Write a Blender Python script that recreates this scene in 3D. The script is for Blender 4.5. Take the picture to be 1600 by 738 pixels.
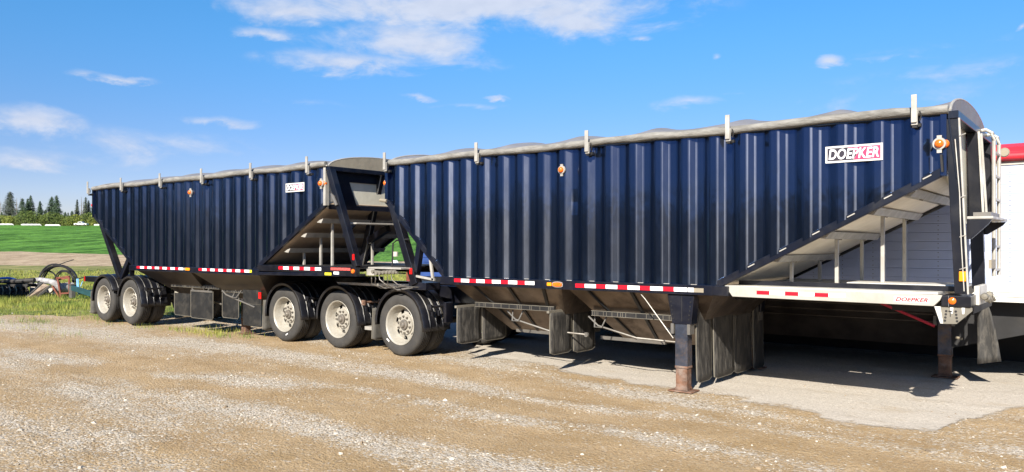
import bpy, math, random
import numpy as np
from mathutils import Vector, Matrix
R = math.radians
random.seed(7); rng = np.random.default_rng(7)
C = bpy.context.scene.collection
for o in list(bpy.data.objects): bpy.data.objects.remove(o)

# ------------------------------------------------------------ camera, light, exposure
TH = 0.6684; CT, ST = math.cos(TH), math.sin(TH); H = 1.864; F = 1207.6; Y0PX = 383.87
cam = bpy.data.cameras.new('camera'); co = bpy.data.objects.new('camera', cam); C.objects.link(co)
co.location = (0, 0, H); co.rotation_euler = (R(90), 0, TH)
cam.sensor_width = 36; cam.lens = 36*F/1600; cam.shift_y = (Y0PX-369)/1600
cam.clip_start = 0.1; cam.clip_end = 9000
sc = bpy.context.scene; sc.camera = co
SUN_EL = R(32.0); sunv = Vector((0.5, -1.5, 1.0)).normalized()
world = bpy.data.worlds.new('World'); sc.world = world; world.use_nodes = True
sun = bpy.data.lights.new('sun', 'SUN'); sun.energy = 5.0; sun.angle = R(0.5); sun.color = (1.0, 0.93, 0.82)
so = bpy.data.objects.new('sun', sun); C.objects.link(so)
so.rotation_euler = sunv.to_track_quat('Z', 'Y').to_euler()
sc.view_settings.view_transform = 'Standard'; sc.view_settings.look = 'None'
sc.view_settings.exposure = 1.05; sc.view_settings.gamma = 1.0
sc.render.engine = 'CYCLES'
sc.cycles.max_bounces = 8; sc.cycles.diffuse_bounces = 2

class NT:
    def __init__(s, nt): s.nt = nt; s.n = nt.nodes; s.l = nt.links
    def node(s, t, **k):
        n = s.n.new(t)
        for a, b in k.items(): setattr(n, a, b)
        return n
    def put(s, sock, v):
        if isinstance(v, bpy.types.NodeSocket): s.l.new(v, sock)
        elif v is not None: sock.default_value = v
    def math(s, op, a, b=None, c=None, clamp=False):
        n = s.node('ShaderNodeMath', operation=op, use_clamp=clamp)
        s.put(n.inputs[0], a); s.put(n.inputs[1], b) if b is not None else None
        if c is not None: s.put(n.inputs[2], c)
        return n.outputs[0]
    def mix(s, f, a, b, blend='MIX'):
        n = s.node('ShaderNodeMix', data_type='RGBA', blend_type=blend)
        s.put(n.inputs[0], f); s.put(n.inputs[6], a); s.put(n.inputs[7], b); return n.outputs[2]
    def noise(s, vec, scale, detail=4, rough=.5, dist=0):
        n = s.node('ShaderNodeTexNoise'); s.put(n.inputs['Vector'], vec); n.inputs['Scale'].default_value = scale
        n.inputs['Detail'].default_value = detail; n.inputs['Roughness'].default_value = rough; n.inputs['Distortion'].default_value = dist
        return n.outputs[0]
    def ramp(s, v, lo, hi, a=0., b=1., smooth=True):
        n = s.node('ShaderNodeMapRange', interpolation_type='SMOOTHSTEP' if smooth else 'LINEAR')
        s.put(n.inputs[0], v); n.inputs[1].default_value = lo; n.inputs[2].default_value = hi
        n.inputs[3].default_value = a; n.inputs[4].default_value = b; return n.outputs[0]
    def vmul(s, v, xyz):
        n = s.node('ShaderNodeVectorMath', operation='MULTIPLY'); s.put(n.inputs[0], v); n.inputs[1].default_value = xyz; return n.outputs[0]
    def vor(s, vec, scale, out='Distance'):
        n = s.node('ShaderNodeTexVoronoi'); s.put(n.inputs['Vector'], vec); n.inputs['Scale'].default_value = scale; return n.outputs[out]

# sky: Nishita + fair-weather clouds laid out by direction
def build_sky():
    t = NT(world.node_tree); t.n.clear()
    out = t.node('ShaderNodeOutputWorld'); bg = t.node('ShaderNodeBackground')
    sky = t.node('ShaderNodeTexSky', sky_type='NISHITA'); sky.sun_disc = False
    sky.sun_elevation = math.asin(sunv.z); sky.sun_rotation = math.atan2(sunv.x, sunv.y)
    sky.altitude = 600; sky.air_density = 1.0; sky.dust_density = 0.4; sky.ozone_density = 2.2
    hs = t.node('ShaderNodeHueSaturation'); hs.inputs['Hue'].default_value = 0.497; hs.inputs['Saturation'].default_value = 1.30; hs.inputs['Value'].default_value = 1.0
    t.l.new(sky.outputs[0], hs.inputs['Color'])
    tc = t.node('ShaderNodeTexCoord'); d = tc.outputs['Generated']
    sep = t.node('ShaderNodeSeparateXYZ'); t.l.new(d, sep.inputs[0]); x, y, z = sep.outputs
    az = t.math('SUBTRACT', t.math('ARCTAN2', t.math('MULTIPLY', x, -1.0), y), TH)    # + = left of view axis
    az = t.math('MULTIPLY', az, -1.0)
    el = t.math('ARCSINE', z)
    comb = t.node('ShaderNodeCombineXYZ'); t.l.new(az, comb.inputs[0]); t.l.new(t.math('MULTIPLY', el, 2.3), comb.inputs[1])
    cv = comb.outputs[0]
    n1 = t.noise(cv, 9, 8, .62, .5); n2 = t.noise(cv, 30, 6, .6, .3)
    wx = t.math('MULTIPLY', t.math('SUBTRACT', t.noise(cv, 5, 3), .5), .10)
    azw = t.math('ADD', az, wx); elw = t.math('ADD', el, t.math('MULTIPLY', t.math('SUBTRACT', n1, .5), .035))
    blobs = [(760,10,350,50,1.3),(900,30,150,34,.95),(560,60,130,20,.6),(1000,20,90,14,.6),(640,66,150,44,1.1),(560,98,150,22,1.0),(470,18,130,28,1.0),(880,18,170,26,.9),(420,52,60,10,.8),(700,98,90,16,.6),
             (195,124,62,6,.85),(145,117,40,7,.7),(62,190,100,30,1.15),(350,192,70,9,.8),(255,222,170,26,.6),(40,248,110,18,.75),
             (640,152,32,5,.8),(768,152,20,4,.8),(725,166,70,6,.45),(1080,164,60,14,1.05),(1150,150,60,6,.4),(470,160,80,8,.35),(990,61,24,6,.8),(910,58,44,9,.5),
             (1290,91,22,10,.9),(1370,92,90,7,.45),(1500,75,240,16,.38),(1520,105,240,18,.4),(1400,150,260,26,.3),(1597,42,8,7,.8),(1128,86,8,6,.5),
             (-120,120,90,30,.8),(1800,80,120,30,.7),(1000,-150,400,60,.9),(300,-120,200,50,.7),(180,240,200,30,.3)]
    tot = None
    for px, py, a, b, w in blobs:
        a0 = math.atan((px-800)/F); e0 = math.atan((Y0PX-py)/F*math.cos(a0))
        sa = a/F*math.cos(a0)**2; sb = b/F*math.cos(a0)
        dx = t.math('MULTIPLY', t.math('SUBTRACT', azw, a0), 1/sa); dy = t.math('MULTIPLY', t.math('SUBTRACT', elw, e0), 1/sb)
        r2 = t.math('ADD', t.math('MULTIPLY', dx, dx), t.math('MULTIPLY', dy, dy))
        m = t.math('MULTIPLY', t.math('SUBTRACT', 1.25, t.math('SQRT', r2)), w)
        tot = m if tot is None else t.math('MAXIMUM', tot, m)
    # general clouds all round the rest of the sky (behind the viewer)
    back = t.math('MULTIPLY', t.ramp(t.noise(d, 3.2, 6, .6), .52, .75), t.ramp(t.math('ABSOLUTE', az), .8, 1.2))
    tot = t.math('MAXIMUM', tot, back)
    den = t.math('ADD', tot, t.math('ADD', t.math('MULTIPLY', t.math('SUBTRACT', n1, .52), 2.6), t.math('MULTIPLY', t.math('SUBTRACT', n2, .5), .8)))
    cov = t.math('MULTIPLY', t.ramp(den, .02, 1.35), t.ramp(tot, 0.0, .35))
    up = t.ramp(el, 0, .03); cov = t.math('MULTIPLY', cov, up)
    lo = t.mix(t.ramp(el, .07, .33), (.95, .86, 1.12, 1), (1.13, 1.42, 1.56, 1)); tint = t.mix(t.ramp(el, .5, 1.1), lo, (.9, .95, 1.1, 1))
    skyc = t.mix(1.0, hs.outputs[0], tint, 'MULTIPLY')
    cloud = t.mix(n2, (5.2, 5.7, 7.0, 1), (7.4, 7.7, 8.6, 1))
    col = t.mix(t.math('MULTIPLY', cov, .86), skyc, cloud)
    t.l.new(col, bg.inputs[0]); bg.inputs[1].default_value = 0.055
    t.l.new(bg.outputs[0], out.inputs[0])
build_sky()

# ------------------------------------------------------------ materials
def M(name, col, rough=.5, metal=0., var=0., vscale=3., bump=0., bscale=20., spec=.5, coat=0., dirt=None, dirt_amt=0., dscale=2., streak=(1,1,1), lowdirt=None):
    m = bpy.data.materials.new(name); m.use_nodes = True; t = NT(m.node_tree)
    p = t.n['Principled BSDF']; p.inputs['Roughness'].default_value = rough; p.inputs['Metallic'].default_value = metal
    p.inputs['Specular IOR Level'].default_value = spec; p.inputs['Coat Weight'].default_value = coat; p.inputs['Coat Roughness'].default_value = .08
    tc = t.node('ShaderNodeTexCoord').outputs['Object']; v = t.vmul(tc, streak)
    c = (*col, 1)
    n = t.noise(v, vscale, 6, .6)
    if var:
        c = t.mix(t.ramp(n, .3, .7), tuple(x*(1-var) for x in col)+(1,), tuple(min(1, x*(1+var)) for x in col)+(1,))
    if dirt is not None:
        dn = t.noise(v, dscale, 8, .7, .4); df = t.math('MULTIPLY', t.ramp(dn, .42, .72), dirt_amt)
        c = t.mix(df, c, (*dirt, 1))
        r = t.math('ADD', rough, t.math('MULTIPLY', df, .4)); t.l.new(r, p.inputs['Roughness'])
    elif var:
        t.l.new(t.math('ADD', rough, t.math('MULTIPLY', t.math('SUBTRACT', n, .5), .25)), p.inputs['Roughness'])
    t.put(p.inputs['Base Color'], c)
    if bump:
        b = t.node('ShaderNodeBump'); b.inputs['Strength'].default_value = bump; b.inputs['Distance'].default_value = .02
        t.l.new(t.noise(v, bscale, 5, .6), b.inputs['Height']); t.l.new(b.outputs[0], p.inputs['Normal'])
    return m
def navy_mat():
    m = bpy.data.materials.new('navy_paint'); m.use_nodes = True; t = NT(m.node_tree); p = t.n['Principled BSDF']
    tc = t.node('ShaderNodeTexCoord').outputs['Object']
    fine = t.noise(t.vmul(tc, (6, 6, .7)), 3, 6, .65); dn = t.noise(t.vmul(tc, (2, 2, .5)), 2.2, 8, .7)
    dust = t.math('ADD', t.math('MULTIPLY', t.ramp(dn, .5, .8), .03), .001)
    spk = t.ramp(t.noise(tc, 60, 3, .6), .74, .8); dust = t.math('ADD', dust, t.math('MULTIPLY', spk, .05))
    c = t.mix(dust, (.015, .038, .098, 1), (.16, .15, .14, 1))
    t.l.new(c, p.inputs['Base Color']); p.inputs['Metallic'].default_value = .93
    t.l.new(t.math('ADD', .09, t.math('MULTIPLY', t.ramp(fine, .35, .8), .07)), p.inputs['Roughness'])
    p.inputs['Coat Weight'].default_value = .22; p.inputs['Coat IOR'].default_value = 1.45
    t.l.new(t.math('ADD', .325, t.math('MULTIPLY', t.ramp(fine, .35, .8), .04)), p.inputs['Coat Roughness'])
    b = t.node('ShaderNodeBump'); b.inputs['Strength'].default_value = .28; b.inputs['Distance'].default_value = .02
    t.l.new(t.noise(t.vmul(tc, (1.2, 1.2, .8)), 2.4, 3, .5), b.inputs['Height']); t.l.new(b.outputs[0], p.inputs['Normal']); t.l.new(b.outputs[0], p.inputs['Coat Normal'])
    # rain-washed dust film: scatters mostly up and down
    q = t.node('ShaderNodeBsdfPrincipled'); q.inputs['Base Color'].default_value = (.46, .50, .62, 1); q.inputs['Metallic'].default_value = 1; q.inputs['Roughness'].default_value = .40
    q.inputs['Anisotropic'].default_value = .8; q.inputs['Anisotropic Rotation'].default_value = .25
    tg = t.node('ShaderNodeTangent'); tg.direction_type = 'RADIAL'; tg.axis = 'Z'; t.l.new(tg.outputs[0], q.inputs['Tangent'])
    mx = t.node('ShaderNodeMixShader'); t.l.new(t.math('ADD', .026, t.math('MULTIPLY', t.ramp(dn, .3, .7), .032)), mx.inputs[0])
    out = t.n['Material Output']; t.l.new(p.outputs[0], mx.inputs[1]); t.l.new(q.outputs[0], mx.inputs[2]); t.l.new(mx.outputs[0], out.inputs[0])
    return m
MT = {}
MT['navy'] = navy_mat()
MT['black'] = M('black_paint', (.0045, .005, .009), .3, var=.3, dirt=(.10, .09, .07), dirt_amt=.10, dscale=3)
MT['rail'] = M('dark_rail_paint', (.0035, .005, .012), .28, var=.3, dirt=(.12, .11, .09), dirt_amt=.10, dscale=4)
MT['blackflat'] = M('black_steel_dusty', (.008, .008, .009), .6, var=.4, dirt=(.06, .05, .04), dirt_amt=.3)
MT['alu'] = M('aluminium', (.58, .56, .51), .5, .3, var=.12, vscale=5, bump=.08, bscale=30, dirt=(.36, .32, .26), dirt_amt=.4, dscale=2.5)
MT['aluw'] = M('dull_aluminium', (.42, .40, .36), .5, .35, var=.15, vscale=6, dirt=(.24, .21, .17), dirt_amt=.4, dscale=5)
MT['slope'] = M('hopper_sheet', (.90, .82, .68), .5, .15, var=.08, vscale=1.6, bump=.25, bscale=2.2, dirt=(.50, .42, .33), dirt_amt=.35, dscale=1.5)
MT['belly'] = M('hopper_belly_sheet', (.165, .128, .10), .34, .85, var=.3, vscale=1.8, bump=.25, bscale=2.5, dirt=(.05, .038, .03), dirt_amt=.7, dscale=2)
MT['bulk'] = M('bulkhead_sheet', (.60, .58, .48), .45, .2, var=.1, dirt=(.4, .36, .28), dirt_amt=.3)
MT['tyre'] = M('tyre_rubber', (.034, .032, .030), .8, var=.15, vscale=5, dirt=(.085, .075, .06), dirt_amt=.4, dscale=3, bump=.15, bscale=40)
MT['rim'] = M('silver_wheel_paint', (.34, .32, .275), .38, .1, var=.10, vscale=8, dirt=(.18, .14, .09), dirt_amt=.45, dscale=9)
MT['hub'] = M('hub_steel', (.22, .20, .17), .45, .5, var=.3, vscale=20, dirt=(.08, .055, .04), dirt_amt=.7, dscale=12)
MT['fender'] = M('black_poly_fender', (.006, .0065, .010), .38, var=.3, dirt=(.10, .09, .07), dirt_amt=.15, dscale=5)
MT['flap'] = M('rubber_flap', (.020, .019, .018), .62, var=.3, vscale=4, dirt=(.135, .122, .103), dirt_amt=.7, dscale=6, streak=(3, 3, .7), bump=.2, bscale=8)
MT['flapc'] = M('clean_rubber_flap', (.009, .0095, .010), .55, var=.3, dirt=(.07, .06, .045), dirt_amt=.35, dscale=5)
MT['flapg'] = M('grey_dusty_flap', (.080, .076, .068), .75, var=.25, vscale=5, dirt=(.15, .135, .11), dirt_amt=.5, dscale=4)
MT['tarp'] = M('grey_tarp', (.17, .17, .185), .6, var=.12, vscale=3, bump=.5, bscale=5, dirt=(.22, .2, .17), dirt_amt=.4)
MT['roll'] = M('tarp_roll_cloth', (.20, .192, .175), .7, var=.25, vscale=7, bump=.8, bscale=12, dirt=(.10, .095, .085), dirt_amt=.7, dscale=6, streak=(.6, 2, 2))
MT['tan'] = M('tan_cap', (.26, .225, .165), .65, var=.12, vscale=4, bump=.3, bscale=6)
MT['white'] = M('white_reflector', (.86, .86, .86), .4)
MT['red'] = M('red_reflector', (.62, .006, .02), .35)
MT['redd'] = M('dull_red_label', (.5, .08, .07), .5, var=.4, vscale=60)
MT['yellow'] = M('yellow_sticker', (.7, .62, .03), .5)
MT['amber'] = M('amber_lens', (.75, .14, .01), .22, var=.25, vscale=60, coat=.5)
MT['orange'] = M('orange_reflector', (.9, .3, .01), .3)
MT['redlens'] = M('red_lens', (.5, .01, .01), .2, coat=.6)
MT['rust'] = M('rusty_steel', (.13, .062, .035), .7, var=.45, vscale=8, dirt=(.26, .22, .19), dirt_amt=.6, dscale=7, bump=.3, bscale=30)
MT['leginner'] = M('worn_steel_leg', (.05, .06, .085), .35, .5, var=.3, vscale=9, dirt=(.20, .12, .06), dirt_amt=.6, dscale=5)
MT['pink'] = M('logo_red', (.40, .03, .10), .5)
MT['logoblack'] = M('logo_black', (.022, .016, .028), .5)
MT['logored'] = M('deck_label_red', (.62, .015, .03), .5)
MT['label'] = M('label_white', (.60, .59, .56), .5, var=.06, dirt=(.42, .38, .32), dirt_amt=.25)
MT['tblack'] = M('letter_black', (.01, .01, .01), .5)
MT['pipe'] = M('galvanised_rod', (.17, .16, .145), .45, .5, var=.2, dirt=(.12, .09, .06), dirt_amt=.4)
MT['brown_angle'] = M('dusty_angle', (.17, .155, .125), .6, .2, var=.2)
MT['whitewall'] = M('white_trailer_skin', (.40, .455, .62), .4, var=.03, vscale=1.5, dirt=(.36, .37, .40), dirt_amt=.3, dscale=1.2)
MT['redtop'] = M('red_tarp', (.55, .02, .035), .55, var=.15)
MT['blue'] = M('blue_container_paint', (.035, .075, .24), .45, var=.2, vscale=3)
MT['redrod'] = M('red_rod', (.55, .03, .05), .45)
MT['wood'] = M('weathered_board', (.24, .18, .13), .8, var=.3, vscale=12)
MT['redframe'] = M('red_oxide_frame', (.16, .04, .022), .7, var=.35, vscale=10)
MT['teal'] = M('teal_paint', (.012, .05, .055), .55, var=.25)
MT['lblue'] = M('light_blue_paint', (.18, .42, .62), .5, var=.2)
MT['bluepipe'] = M('blue_plastic_pipe', (.05, .17, .55), .4)
MT['hose'] = M('black_hose', (.012, .012, .014), .45, var=.3)
MT['greycloth'] = M('grey_pipe_sleeve', (.28, .27, .275), .7, var=.35, vscale=6, bump=.7, bscale=8)
MT['plastic'] = M('off_white_plastic', (.42, .38, .33), .5, var=.15)
MT['dirtymach'] = M('dirty_machinery', (.02, .019, .018), .7, var=.5, vscale=12, dirt=(.1, .07, .05), dirt_amt=.5)
MT['bale'] = M('white_bale_wrap', (.6, .6, .6), .35, var=.06)
MT['deckrail'] = M('pale_deck_rail', (.40, .385, .34), .5, .1, var=.08, dirt=(.28, .25, .20), dirt_amt=.45, dscale=5)
MT['slopeb'] = M('shaded_slope_sheet', (.46, .36, .27), .5, .2, var=.12, vscale=1.6, bump=.25, bscale=2.2, dirt=(.28, .21, .15), dirt_amt=.5, dscale=1.5)  # darker copy of the slope sheet, its shade put into the colour
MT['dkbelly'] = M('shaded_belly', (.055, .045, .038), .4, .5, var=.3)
MT['glass'] = M('dark_window', (.02, .025, .03), .1)
MT['hedge'] = M('dark_hedge', (.008, .011, .006), .9, spec=.1)
MT['trunk'] = M('bark', (.075, .055, .04), .9, var=.3, vscale=6)
MT['deadwood'] = M('dead_bark', (.16, .14, .12), .9, var=.3, vscale=6)
def leafmat(name, a, b, scale=.7, trans=.0):
    m = bpy.data.materials.new(name); m.use_nodes = True; t = NT(m.node_tree); p = t.n['Principled BSDF']
    tc = t.node('ShaderNodeTexCoord').outputs['Object']
    t.l.new(t.mix(t.ramp(t.noise(tc, scale, 5, .7), .3, .7), (*a, 1), (*b, 1)), p.inputs['Base Color']); p.inputs['Roughness'].default_value = .75
    p.inputs['Specular IOR Level'].default_value = .2
    return m
MT['spruce'] = leafmat('spruce_needles', (.03, .058, .034), (.075, .11, .06))
MT['spruce2'] = leafmat('grey_spruce_needles', (.05, .07, .05), (.10, .115, .08))
MT['bush'] = leafmat('yellow_green_leaves', (.12, .16, .03), (.26, .28, .06))
MT['bush2'] = leafmat('green_leaves', (.06, .10, .028), (.16, .20, .05))
MT['grass'] = leafmat('grass_blades', (.07, .14, .02), (.34, .31, .075), .55)
MT['pebble'] = M('pale_stones', (.40, .365, .31), .85, var=.45, vscale=.9)
MT['pebble2'] = M('brown_stones', (.24, .18, .115), .85, var=.4, vscale=.9)

# ------------------------------------------------------------ mesh builder
ORG = Vector((0, 0, 0))
class MB:
    def __init__(s): s.v = []; s.f = []; s.m = []
    def add(s, vs, fs, mi=0):
        n = len(s.v); s.v += [tuple(map(float, p)) for p in vs]; s.f += [tuple(i+n for i in f) for f in fs]; s.m += [mi]*len(fs); return s
    def box(s, x0, x1, y0, y1, z0, z1, mi=0):
        v = [(x, y, z) for z in (z0, z1) for y in (y0, y1) for x in (x0, x1)]
        return s.add(v, [(0,2,3,1),(4,5,7,6),(0,1,5,4),(2,6,7,3),(0,4,6,2),(1,3,7,5)], mi)
    def bar(s, a, b, w, h, up=(0, 0, 1), mi=0):
        a, b = Vector(a), Vector(b); d = (b-a).normalized(); up = Vector(up)
        if abs(d.dot(up)) > .98: up = Vector((0, 1, 0))
        r = d.cross(up).normalized()*w/2; u = r.cross(d).normalized()*h/2
        v = [p+i*r+j*u for p in (a, b) for i, j in ((-1,-1),(1,-1),(1,1),(-1,1))]
        return s.add(v, [(0,1,2,3)[::-1],(4,5,6,7),(0,1,5,4),(1,2,6,5),(2,3,7,6),(3,0,4,7)], mi)
    def prism(s, pts, axis, a, b, mi=0):      # pts 2d polygon, extruded along axis from a to b
        n = len(pts)
        def P(p, t):
            return {'y': (p[0], t, p[1]), 'x': (t, p[0], p[1]), 'z': (p[0], p[1], t)}[axis]
        v = [P(p, a) for p in pts]+[P(p, b) for p in pts]
        return s.add(v, [tuple(range(n))[::-1], tuple(range(n, 2*n))]+[(i, (i+1)%n, n+(i+1)%n, n+i) for i in range(n)], mi)
    def tube(s, pts, r, n=8, mi=0, caps=True):
        pts = [Vector(p) for p in pts]; rings = []; base = len(s.v); up = Vector((0, 0, 1))
        for i, p in enumerate(pts):
            d = (pts[min(i+1, len(pts)-1)]-pts[max(i-1, 0)]).normalized()
            if abs(d.dot(up)) > .95: a = d.cross(Vector((0, 1, 0))).normalized()
            else: a = d.cross(up).normalized()
            b = d.cross(a); rr = r[i] if isinstance(r, (list, tuple)) else r
            for k in range(n):
                t = 2*math.pi*k/n; s.v.append(tuple(p+rr*(math.cos(t)*a+math.sin(t)*b)))
        for i in range(len(pts)-1):
            for k in range(n):
                q = base+i*n; s.f.append((q+k, q+(k+1)%n, q+n+(k+1)%n, q+n+k)); s.m.append(mi)
        if caps:
            s.f.append(tuple(base+k for k in range(n))[::-1]); s.f.append(tuple(base+(len(pts)-1)*n+k for k in range(n))); s.m += [mi, mi]
        return s
    def lathe(s, prof, c, n=40, mi=0, skip=None):     # prof (r, y): axis Y through c=(x, y, z)
        base = len(s.v)
        for r, y in prof:
            for k in range(n):
                t = 2*math.pi*k/n; s.v.append((c[0]+r*math.cos(t), c[1]+y, c[2]+r*math.sin(t)))
        for i in range(len(prof)-1):
            for k in range(n):
                if skip and skip(i, k): continue
                q = base+i*n; s.f.append((q+k, q+(k+1)%n, q+n+(k+1)%n, q+n+k)); s.m.append(mi)
        return s
    def islands(s):
        par = list(range(len(s.v)))
        def find(a):
            while par[a] != a: par[a] = par[par[a]]; a = par[a]
            return a
        for f in s.f:
            for i in f[1:]: par[find(i)] = find(f[0])
        out = {}
        for f, m in zip(s.f, s.m): out.setdefault(find(f[0]), []).append((f, m))
        res = []
        for fs in out.values():
            q = MB(); mp = {}
            for f, m in fs:
                g = []
                for i in f:
                    if i not in mp: mp[i] = len(q.v); q.v.append(s.v[i])
                    g.append(mp[i])
                q.f.append(tuple(g)); q.m.append(m)
            res.append(q)
        return res
    def build_each(s, name, mat, parent=None, **k):
        return [q.build(name, mat, parent, **k) for q in s.islands()]
    def build(s, name, mat, parent=None, smooth=False, bevel=0, origin=None, label=None):
        org = ORG if origin is None else Vector(origin)
        me = bpy.data.meshes.new(name); me.from_pydata([tuple(Vector(p)-org) for p in s.v], [], s.f)
        mats = mat if isinstance(mat, (list, tuple)) else [mat]
        for m in mats: me.materials.append(MT[m] if isinstance(m, str) else m)
        if len(mats) > 1: me.polygons.foreach_set('material_index', s.m)
        me.validate(); 
        if smooth: me.shade_smooth() if hasattr(me, 'shade_smooth') else None
        me.update()
        o = bpy.data.objects.new(name, me); C.objects.link(o)
        if parent is not None: o.parent = parent
        else: o.location = org
        if smooth:
            me.polygons.foreach_set('use_smooth', [True]*len(me.polygons))
            try:
                me.set_sharp_from_angle(angle=R(38))
            except Exception: pass
        if bevel:
            b = o.modifiers.new('bevel', 'BEVEL'); b.width = bevel; b.segments = 2; b.limit_method = 'ANGLE'; b.angle_limit = R(40)
        if label: o['label'] = label
        return o
def tag(o, label, cat, group=None, kind=None):
    if label: o['label'] = label
    if cat: o['category'] = cat
    if group: o['group'] = group
    if kind: o['kind'] = kind
    return o
def thing(name, loc, label, cat, group=None):
    global ORG
    o = bpy.data.objects.new(name, None); C.objects.link(o); o.location = loc; o.empty_display_size = .2; ORG = Vector(loc)
    return tag(o, label, cat, group)
def dup_tree(o, parent=None, off=(0, 0, 0)):
    c = o.copy(); C.objects.link(c); c.parent = parent
    if parent is not None and off is not None: c.location = o.location+Vector(off)
    for ch in [q for q in bpy.data.objects if q.parent == o and q != c]:
        dup_tree(ch, c, (0, 0, 0))
    return c
def text_mesh(txt, name, mat, parent, x0, x1, z0, z1, y, shear=.25, bold=.03, org=None, flip=False):
    cu = bpy.data.curves.new(name, 'FONT'); cu.body = txt; cu.size = 1; cu.shear = shear; cu.offset = bold; cu.extrude = 0.0; cu.space_character = 1.04
    tmp = bpy.data.objects.new('tmp_text', cu); C.objects.link(tmp)
    dg = bpy.context.evaluated_depsgraph_get(); dg.update(); me = bpy.data.meshes.new_from_object(tmp.evaluated_get(dg))
    bpy.data.objects.remove(tmp)
    n = len(me.vertices); a = np.zeros(n*3); me.vertices.foreach_get('co', a); a = a.reshape(-1, 3)
    mn, mx = a.min(0), a.max(0)
    q = np.zeros_like(a); q[:, 0] = x0+(a[:, 0]-mn[0])/(mx[0]-mn[0])*(x1-x0); q[:, 2] = z0+(a[:, 1]-mn[1])/(mx[1]-mn[1])*(z1-z0); q[:, 1] = y
    q -= np.array(org if org is not None else ORG)
    me.vertices.foreach_set('co', q.ravel()); me.materials.clear(); me.materials.append(MT[mat]); me.update()
    o = bpy.data.objects.new(name, me); C.objects.link(o); o.parent = parent
    return o

# ------------------------------------------------------------ value noise for terrain
def vnoise(x, y, seed=0):
    xi = np.floor(x).astype(np.int64); yi = np.floor(y).astype(np.int64); fx = x-xi; fy = y-yi
    def h(a, b):
        n = (a*374761393+b*668265263+seed*1274126177) & 0xffffffff
        n = ((n ^ (n >> 13))*1274126177) & 0xffffffff
        return ((n ^ (n >> 16)) & 0xffff)/65535.
    fx = fx*fx*(3-2*fx); fy = fy*fy*(3-2*fy)
    return (h(xi, yi)*(1-fx)+h(xi+1, yi)*fx)*(1-fy)+(h(xi, yi+1)*(1-fx)+h(xi+1, yi+1)*fx)*fy
def driftf(x, y):
    bands = [([(-12, 9.9), (-8.3, 9.5), (-6.9, 9.15), (-5.7, 8.7), (-4.2, 8.5), (-2.5, 8.26), (-.7, 8.34), (3, 8.4)], .22, .8),
             ([(-30, 6.6), (-21, 6.95), (-17, 7.4), (-13, 7.95), (-10.4, 8.0), (-8, 7.75), (-5, 7.5)], .42, .85),
             ([(-18, 4.6), (-10.6, 5.75), (-9, 6.0), (-7.4, 6.5), (-5.4, 6.62), (-3, 6.55), (0, 6.5), (4, 6.6)], .22, .9),
             ([(-24, 4.2), (-13.4, 4.45), (-8.6, 4.4), (-5.7, 4.4), (-4.8, 4.75), (-3, 5.0), (2, 5.1)], .34, .42),
             ([(-16, 3.0), (-10, 3.3), (-8.3, 3.6), (-5.6, 3.7), (-2, 3.6)], .3, .6), ([(-30, 5.2), (-17, 5.0), (-12, 5.1)], .3, .7), ([(-2, 10), (-1, 9.6), (0, 9.8), (3, 9.4)], .6, .8)]
    tracks = [([(-25, 5.3), (-17, 5.57), (-12.9, 6.1), (-9.8, 6.9), (-8, 7.0), (-4, 7.1), (2, 7.3)], .34, .75), ([(-12.6, 9.0), (-9.9, 8.6), (-6.4, 8.2), (-3, 7.75), (-.7, 7.6), (3, 7.4)], .30, .6), ([(-16, 5.1), (-6, 5.6), (0, 5.7)], .35, .5)]
    wob = (vnoise(x*.35, y*.3, 41)-.5)*.5+(vnoise(x*1.4, y*1.4, 42)-.5)*.2
    b = .0*x
    for pts, w, a in bands: b = np.maximum(b, .85*a*np.exp(-((y+wob-np.interp(x, *zip(*pts)))/w)**2))
    t = .0*x
    for pts, w, a in tracks: t = np.maximum(t, a*np.exp(-((y+wob-np.interp(x, *zip(*pts)))/w)**2))
    n = vnoise(x*.5, y*1.4, 43)*.5+vnoise(x*1.3, y*3.6, 44)*.3+vnoise(x*4, y*8, 45)*.2
    left = np.clip((-x-5)/9, 0, 1)*.20
    return np.clip(b*np.clip(2.4*n-.45, 0, 1.25)+(n-.40)*.85+left-t*.5+.10, 0, 1)
def uv2w(u, d):           # lateral / depth in the yard -> world
    return CT*u-ST*d, ST*u+CT*d
def terrain(x, y):
    d = -ST*x+CT*y; u = CT*x+ST*y
    z = np.interp(d, [-400, 60, 75, 110, 200, 335, 370, 3000], [0, 0, .06, .9, 4.7, 10.6, 11.4, 11.0])
    near = np.clip(1-np.abs(d)/50., 0, 1)
    ruts = (vnoise(x*.25+3, y*1.7, 1)-.5)*.018+(vnoise(x*1.1, y*3.3, 2)-.5)*.014+(vnoise(x*5, y*6, 3)-.5)*.010
    z = z+ruts*near+(vnoise(x*.05, y*.05, 5)-.5)*.5*np.clip((d-60)/60, 0, 1)
    return z
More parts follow.
